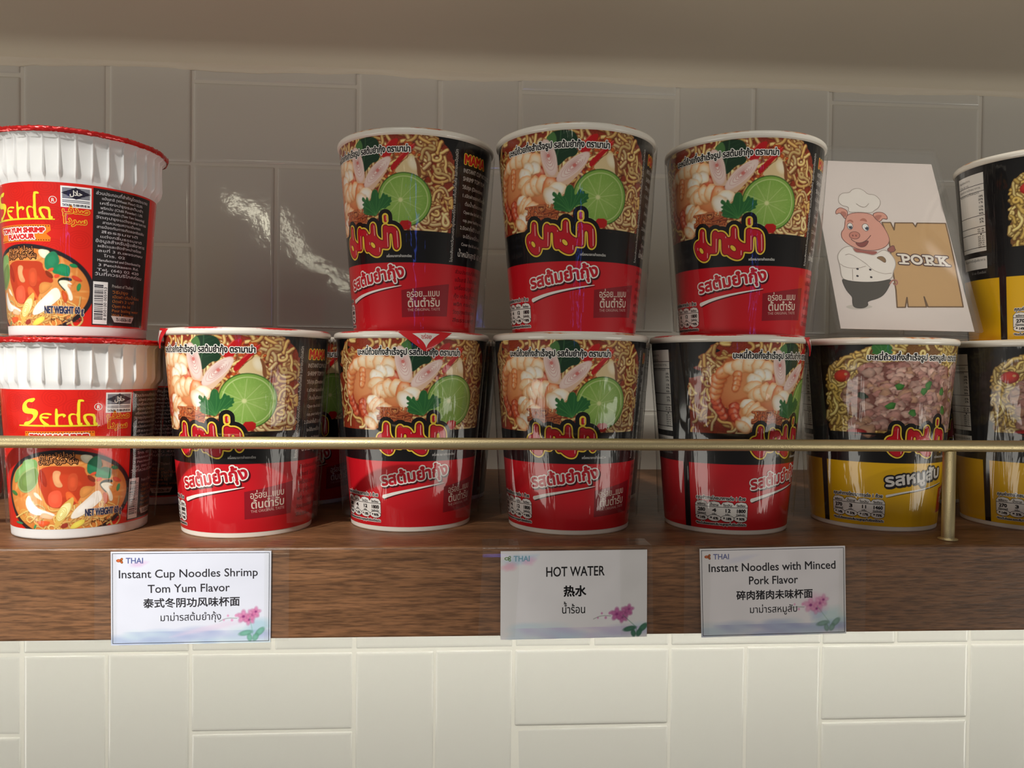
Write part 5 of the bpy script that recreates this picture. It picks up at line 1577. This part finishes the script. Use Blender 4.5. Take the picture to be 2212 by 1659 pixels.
def card(label, corners, lines, style, seed):
    (x0, z0), (x1, z1), (x2, z2), (x3, z3) = corners     # BL, BR, TR, TL
    W = (x1 - x0) * 1000
    H = ((z3 - z0) + (z2 - z1)) * 500
    r = np.random.RandomState(seed)
    cv = Canvas(0, W, 0, H, 0.3, style['paper'])
    X, Y = np.meshgrid(cv.x, cv.y)
    for _ in range(40):                                     # watercolour mottling of the stock
        cv.ell(r.uniform(0, W), r.uniform(0, H), r.uniform(4, 12), r.uniform(3, 7), r.uniform(0, 3), np.array(style['paper']) + r.uniform(-9, 7), alpha=0.35, soft=5)
    y = 7.0
    for q in range(26):
        xx = r.uniform(0, W)
        cv.ell(xx, r.uniform(0, style['band']), r.uniform(4, 11), r.uniform(1.5, 3.4), 0, style['wash'][r.randint(len(style['wash']))], alpha=0.5, soft=2.2)
    w = cv.win(0, W, 0, style['band'])
    cv.mix(w[0], 0.55 * np.clip((w[1] - 5) / 9, 0, 1) * np.clip((w[2] - 0.8) / (style['band'] - 0.8), 0, 1) ** 0.6 * (0.75 + 0.25 * np.sin(w[1] * 0.31 + w[2] * 0.8)), style['bandtop'])
    for cx, cy, rx, ry, col, al in style.get('blots', []):
        cv.ell(cx, cy, rx, ry, 0.2, col, alpha=al, soft=min(rx, ry) * 0.9, wob=0.08)
    fx, fy, fr, fc, fal = style['flower']
    art = Art()
    for dx, dy, rr, a in ((-1.1, -0.3, 1.0, 0.3), (0.5, 0.0, 0.9, 1.0), (-0.1, -0.9, 0.8, 0.7), (1.05, 0.55, 0.75, 0.2)):
        petal(cv, fx + dx * fr, fy + dy * fr, fr * rr, a, fc, al=fal)
    cv.line(chaikin([(fx - fr * 2.2, fy - fr * 0.6), (fx - fr * 4, fy - fr * 0.5), (fx - fr * 5.3, fy - fr * 1.1)], 2, False), 0.28, (110, 120, 110), alpha=0.8)
    for q in range(4):
        cv.ell(fx - fr * (2.4 + q * 0.7), fy - fr * (0.9 if q % 2 else 0.1), 0.7 - q * 0.08, 0.8 - q * 0.1, 0, fc, alpha=0.65, soft=0.4)
    lx_, ly_ = style['leaf']
    lc = style['leafc']
    for dx, dy, rx, ry, a in ((-4.0, 0.6, 3.6, 1.35, 0.2), (3.2, 1.2, 3.0, 1.5, 0.75), (-2.0, -1.8, 1.3, 2.0, 0.2), (1.0, -1.6, 1.4, 2.2, -0.5)):
        cv.ell(lx_ + dx, ly_ + dy, rx, ry, a, lc, np.array(lc) * 0.8, 2, alpha=style['leafal'], soft=0.6)
    cv.line([(lx_, ly_ - 2), (lx_ - 0.6, ly_ + 1.5), (fx, fy - fr * 0.5)], 0.3, lc, alpha=0.6)
    e = style['edge']
    if e is not None:
        for a_, b_, c_, d_ in ((e, W - e, e, e + 0.28), (e, W - e, H - e - 0.28, H - e), (e, e + 0.28, e, H - e), (W - e - 0.28, W - e, e, H - e)):
            art.rect(a_, b_, c_, d_, (52, 56, 66), 1)
    # airline mark: three looping petals, and the word
    mx, my, mc, tcol = style['mark']
    for a, r1, col in ((math.pi, 2.0, mc[0]), (0.95, 1.5, mc[1]), (-0.95, 1.5, mc[1])):
        t_ = np.linspace(0, 2 * np.pi, 16)
        ex, ey = 1.0 * r1 * np.cos(t_) / 2, 0.62 * r1 * np.sin(t_) / 2
        px_, py_ = mx + r1 * 0.5 * math.cos(a), my + r1 * 0.5 * math.sin(a)
        art.stroke(np.stack([px_ + ex * math.cos(a) - ey * math.sin(a), py_ + ex * math.sin(a) + ey * math.cos(a)], 1), 0.42, col, 1, True, nd=8)
        if style['solid']:
            art.ell(px_, py_, r1 * 0.42, r1 * 0.25, mc[2], 0.6, a, 16)
    art.text('THAI', mx + 2.6, my - 1.4, 4.1, tcol, 1, width=style['tw'], bold=0.12)
    for s, x, y, sz, wd, b, rot in lines:
        art.text(s, x, y, sz * (1.22 if s.isascii() else 1.0), style['ink'], 1, width=wd, align='c', bold=b, rot=rot)
    def place(x, y, L):
        u, v = x / W, y / H
        px_ = (x0 * (1 - u) + x1 * u) * (1 - v) + (x3 * (1 - u) + x2 * u) * v
        pz = (z0 * (1 - u) + z1 * u) * (1 - v) + (z3 * (1 - u) + z2 * u) * v
        # card bows a little off the shelf edge
        py = YF - 0.0009 - L * 0.00003 - 0.0003 * np.abs(np.sin(u * math.pi * 1.3)) * v
        return np.stack([px_ - x0, py - YF, pz - z0], 1)
    me = print_mesh('label_card', cv, art, place)
    # give the laminate its thickness: a back sheet and edges
    o = link('label_card', me, M_CARD, None, (x0, YF, z0))
    cs = [(x0, z0), (x1, z1), (x2, z2), (x3, z3)]
    V = np.array([(x - x0, dy, z - z0) for dy in (-0.0008, -0.0003) for x, z in cs])
    F = np.array([(3, 2, 1, 0), (4, 5, 6, 7), (0, 1, 5, 4), (1, 2, 6, 5), (2, 3, 7, 6), (3, 0, 4, 7)])
    b = link('laminate', mesh_np('laminate', V, [F], False), M_LAMI, o)
    tag(o, label, 'label card', 'printed cards taped to the shelf edge')
    return o

M_LAMI = plain('white_laminate', (226, 228, 232), 0.3, coat=0.5)
INK = (48, 46, 52)
card('card reading Instant Cup Noodles Shrimp Tom Yum Flavor on the shelf edge at left', [(0.0745, 0.1241), (0.1546, 0.1248), (0.1548, 0.1724), (0.0742, 0.1722)],
     [('Instant Cup Noodles Shrimp', 38.6, 34.6, 4.9, 70.0, 0.1, 0.008), ('Tom Yum Flavor', 38.8, 26.9, 4.9, 41.0, 0.1, 0.01), ('\u6cf0\u5f0f\u51ac\u9634\u529f\u98ce\u5473\u676f\u9762', 40.3, 19.6, 5.2, 48.6, 0.22, 0.01), ('\u0e21\u0e32\u0e21\u0e48\u0e32\u0e23\u0e2a\u0e15\u0e49\u0e21\u0e22\u0e33\u0e01\u0e38\u0e49\u0e07', 39.8, 12.2, 5.2, 31.0, 0.05, 0.01)],
     dict(paper=(222, 226, 240), band=6.6, wash=[(172, 190, 222), (196, 222, 226), (164, 176, 212), (206, 226, 232)], bandtop=(158, 172, 212), flower=(69.5, 14.6, 2.9, (222, 128, 178), 0.8), leaf=(71.5, 4.6), leafc=(108, 178, 150), leafal=0.8, edge=0.75, mark=(4.9, 43.3, [(214, 120, 40), (190, 120, 40), (220, 100, 70)], (86, 96, 158)), solid=True, tw=8.8, ink=INK,
          blots=[(74, 9, 6, 3.4, (150, 196, 214), 0.55), (14, 41.5, 4, 1.2, (216, 160, 210), 0.4), (50, 8.2, 16, 1.4, (226, 206, 228), 0.5)]), 1)
card('card reading HOT WATER on the shelf edge in the middle', [(0.2739, 0.1246), (0.3522, 0.1255), (0.3517, 0.1722), (0.2736, 0.1716)],
     [('HOT WATER', 39.6, 33.3, 6.0, 31.5, 0.16, 0.008), ('\u70ed\u6c34', 39.5, 23.0, 6.1, 12.2, 0.4, 0.01), ('\u0e19\u0e49\u0e33\u0e23\u0e49\u0e2d\u0e19', 38.9, 13.4, 6.0, 13.0, 0.08, 0.0)],
     dict(paper=(232, 230, 232), band=6.0, wash=[(204, 196, 226), (196, 218, 232), (190, 184, 216), (212, 226, 232)], bandtop=(196, 176, 216), flower=(65.4, 13.4, 3.0, (190, 92, 156), 0.85), leaf=(73.0, 4.0), leafc=(44, 110, 82), leafal=0.95, edge=None, mark=(4.2, 42.9, [(120, 170, 84), (120, 170, 84), (120, 170, 84)], (120, 170, 190)), solid=False, tw=8.8, ink=(22, 20, 24),
          blots=[(10, 42.2, 8, 2.4, (176, 206, 234), 0.6), (4.6, 38.6, 3.6, 2.0, (240, 168, 190), 0.6), (15, 41.5, 3.4, 1.8, (232, 170, 206), 0.5)]), 2)
card('card reading Instant Noodles with Minced Pork Flavor on the shelf edge at right', [(0.3820, 0.1247), (0.4619, 0.1260), (0.4603, 0.1738), (0.3803, 0.1724)],
     [('Instant Noodles with Minced', 39.5, 35.4, 5.1, 70.5, 0.14, 0.005), ('Pork Flavor', 39.8, 28.1, 5.1, 27.3, 0.14, 0.005), ('\u788e\u8089\u732a\u8089\u672a\u5473\u676f\u9762', 40.6, 20.3, 5.3, 42.4, 0.25, 0.005), ('\u0e21\u0e32\u0e21\u0e48\u0e32\u0e23\u0e2a\u0e2b\u0e21\u0e39\u0e2a\u0e31\u0e1a', 39.8, 12.6, 5.3, 26.8, 0.06, 0.005)],
     dict(paper=(230, 226, 228), band=6.4, wash=[(170, 182, 212), (198, 216, 218), (160, 166, 200), (196, 208, 216)], bandtop=(150, 152, 192), flower=(64.0, 17.0, 3.3, (222, 134, 178), 0.5), leaf=(71.0, 5.4), leafc=(120, 156, 138), leafal=0.75, edge=0.75, mark=(4.6, 43.4, [(206, 116, 40), (180, 110, 36), (200, 90, 60)], (104, 110, 160)), solid=True, tw=8.8, ink=(36, 34, 40),
          blots=[(71, 9, 8, 5, (166, 208, 208), 0.5), (63, 17, 6, 4.4, (226, 150, 190), 0.45), (64, 11, 4, 3, (150, 170, 206), 0.4), (22, 42, 8, 1.5, (206, 206, 224), 0.5)]), 3)

# clear tape holding the cards: strips folded over the shelf's front edge
def tape(label, xa, xb, zt, zb, over, lean=0.0):
    y0 = YF - 0.0014
    P = [(-over, 0.0002), (-0.0005, 0.0002)]
    rows = [((0, over, ZS + 0.0002), 0), ((0, 0.002, ZS + 0.0002), 0), ((0, -0.0004, ZS + 0.0001), 0), ((0, -0.0014, ZS - 0.0012), 0), ((0, -0.00165, zt - 0.006), 0), ((0, -0.00165, zb), lean)]
    if not over:
        rows = [((0, -0.00165, zt), 0), ((0, -0.00165, zb), lean)]
    n = 6
    xs_ = np.linspace(xa, xb, n)
    V = np.concatenate([np.stack([xs_ - xa + l, np.full(n, p[1]), np.full(n, p[2] - ZS)], 1) for p, l in rows])
    o = link('clear_tape', mesh_np('clear_tape', V, [grid_faces(len(rows), n)]), M_TAPE, None, (xa, YF, ZS))
    tag(o, label, 'tape')
tape('clear tape over the right end of the left shelf card', 0.1515, 0.1640, ZS, 0.1256, 0.018)
tape('clear tape over the left end of the left shelf card', 0.0665, 0.0772, ZS - 0.002, 0.1256, 0.0)
tape('clear tape over the left end of the HOT WATER card', 0.2640, 0.2835, ZS, 0.1262, 0.018, -0.002)
tape('clear tape over the right end of the HOT WATER card', 0.3370, 0.3545, ZS, 0.1262, 0.018, 0.001)
tape('clear tape over the left end of the minced pork card', 0.3720, 0.3860, ZS, 0.1262, 0.012)
tape('clear tape over the right end of the minced pork card', 0.4570, 0.4720, ZS - 0.002, 0.1262, 0.0)

bpy.data.objects.remove(_to)
bpy.data.curves.remove(_tc)
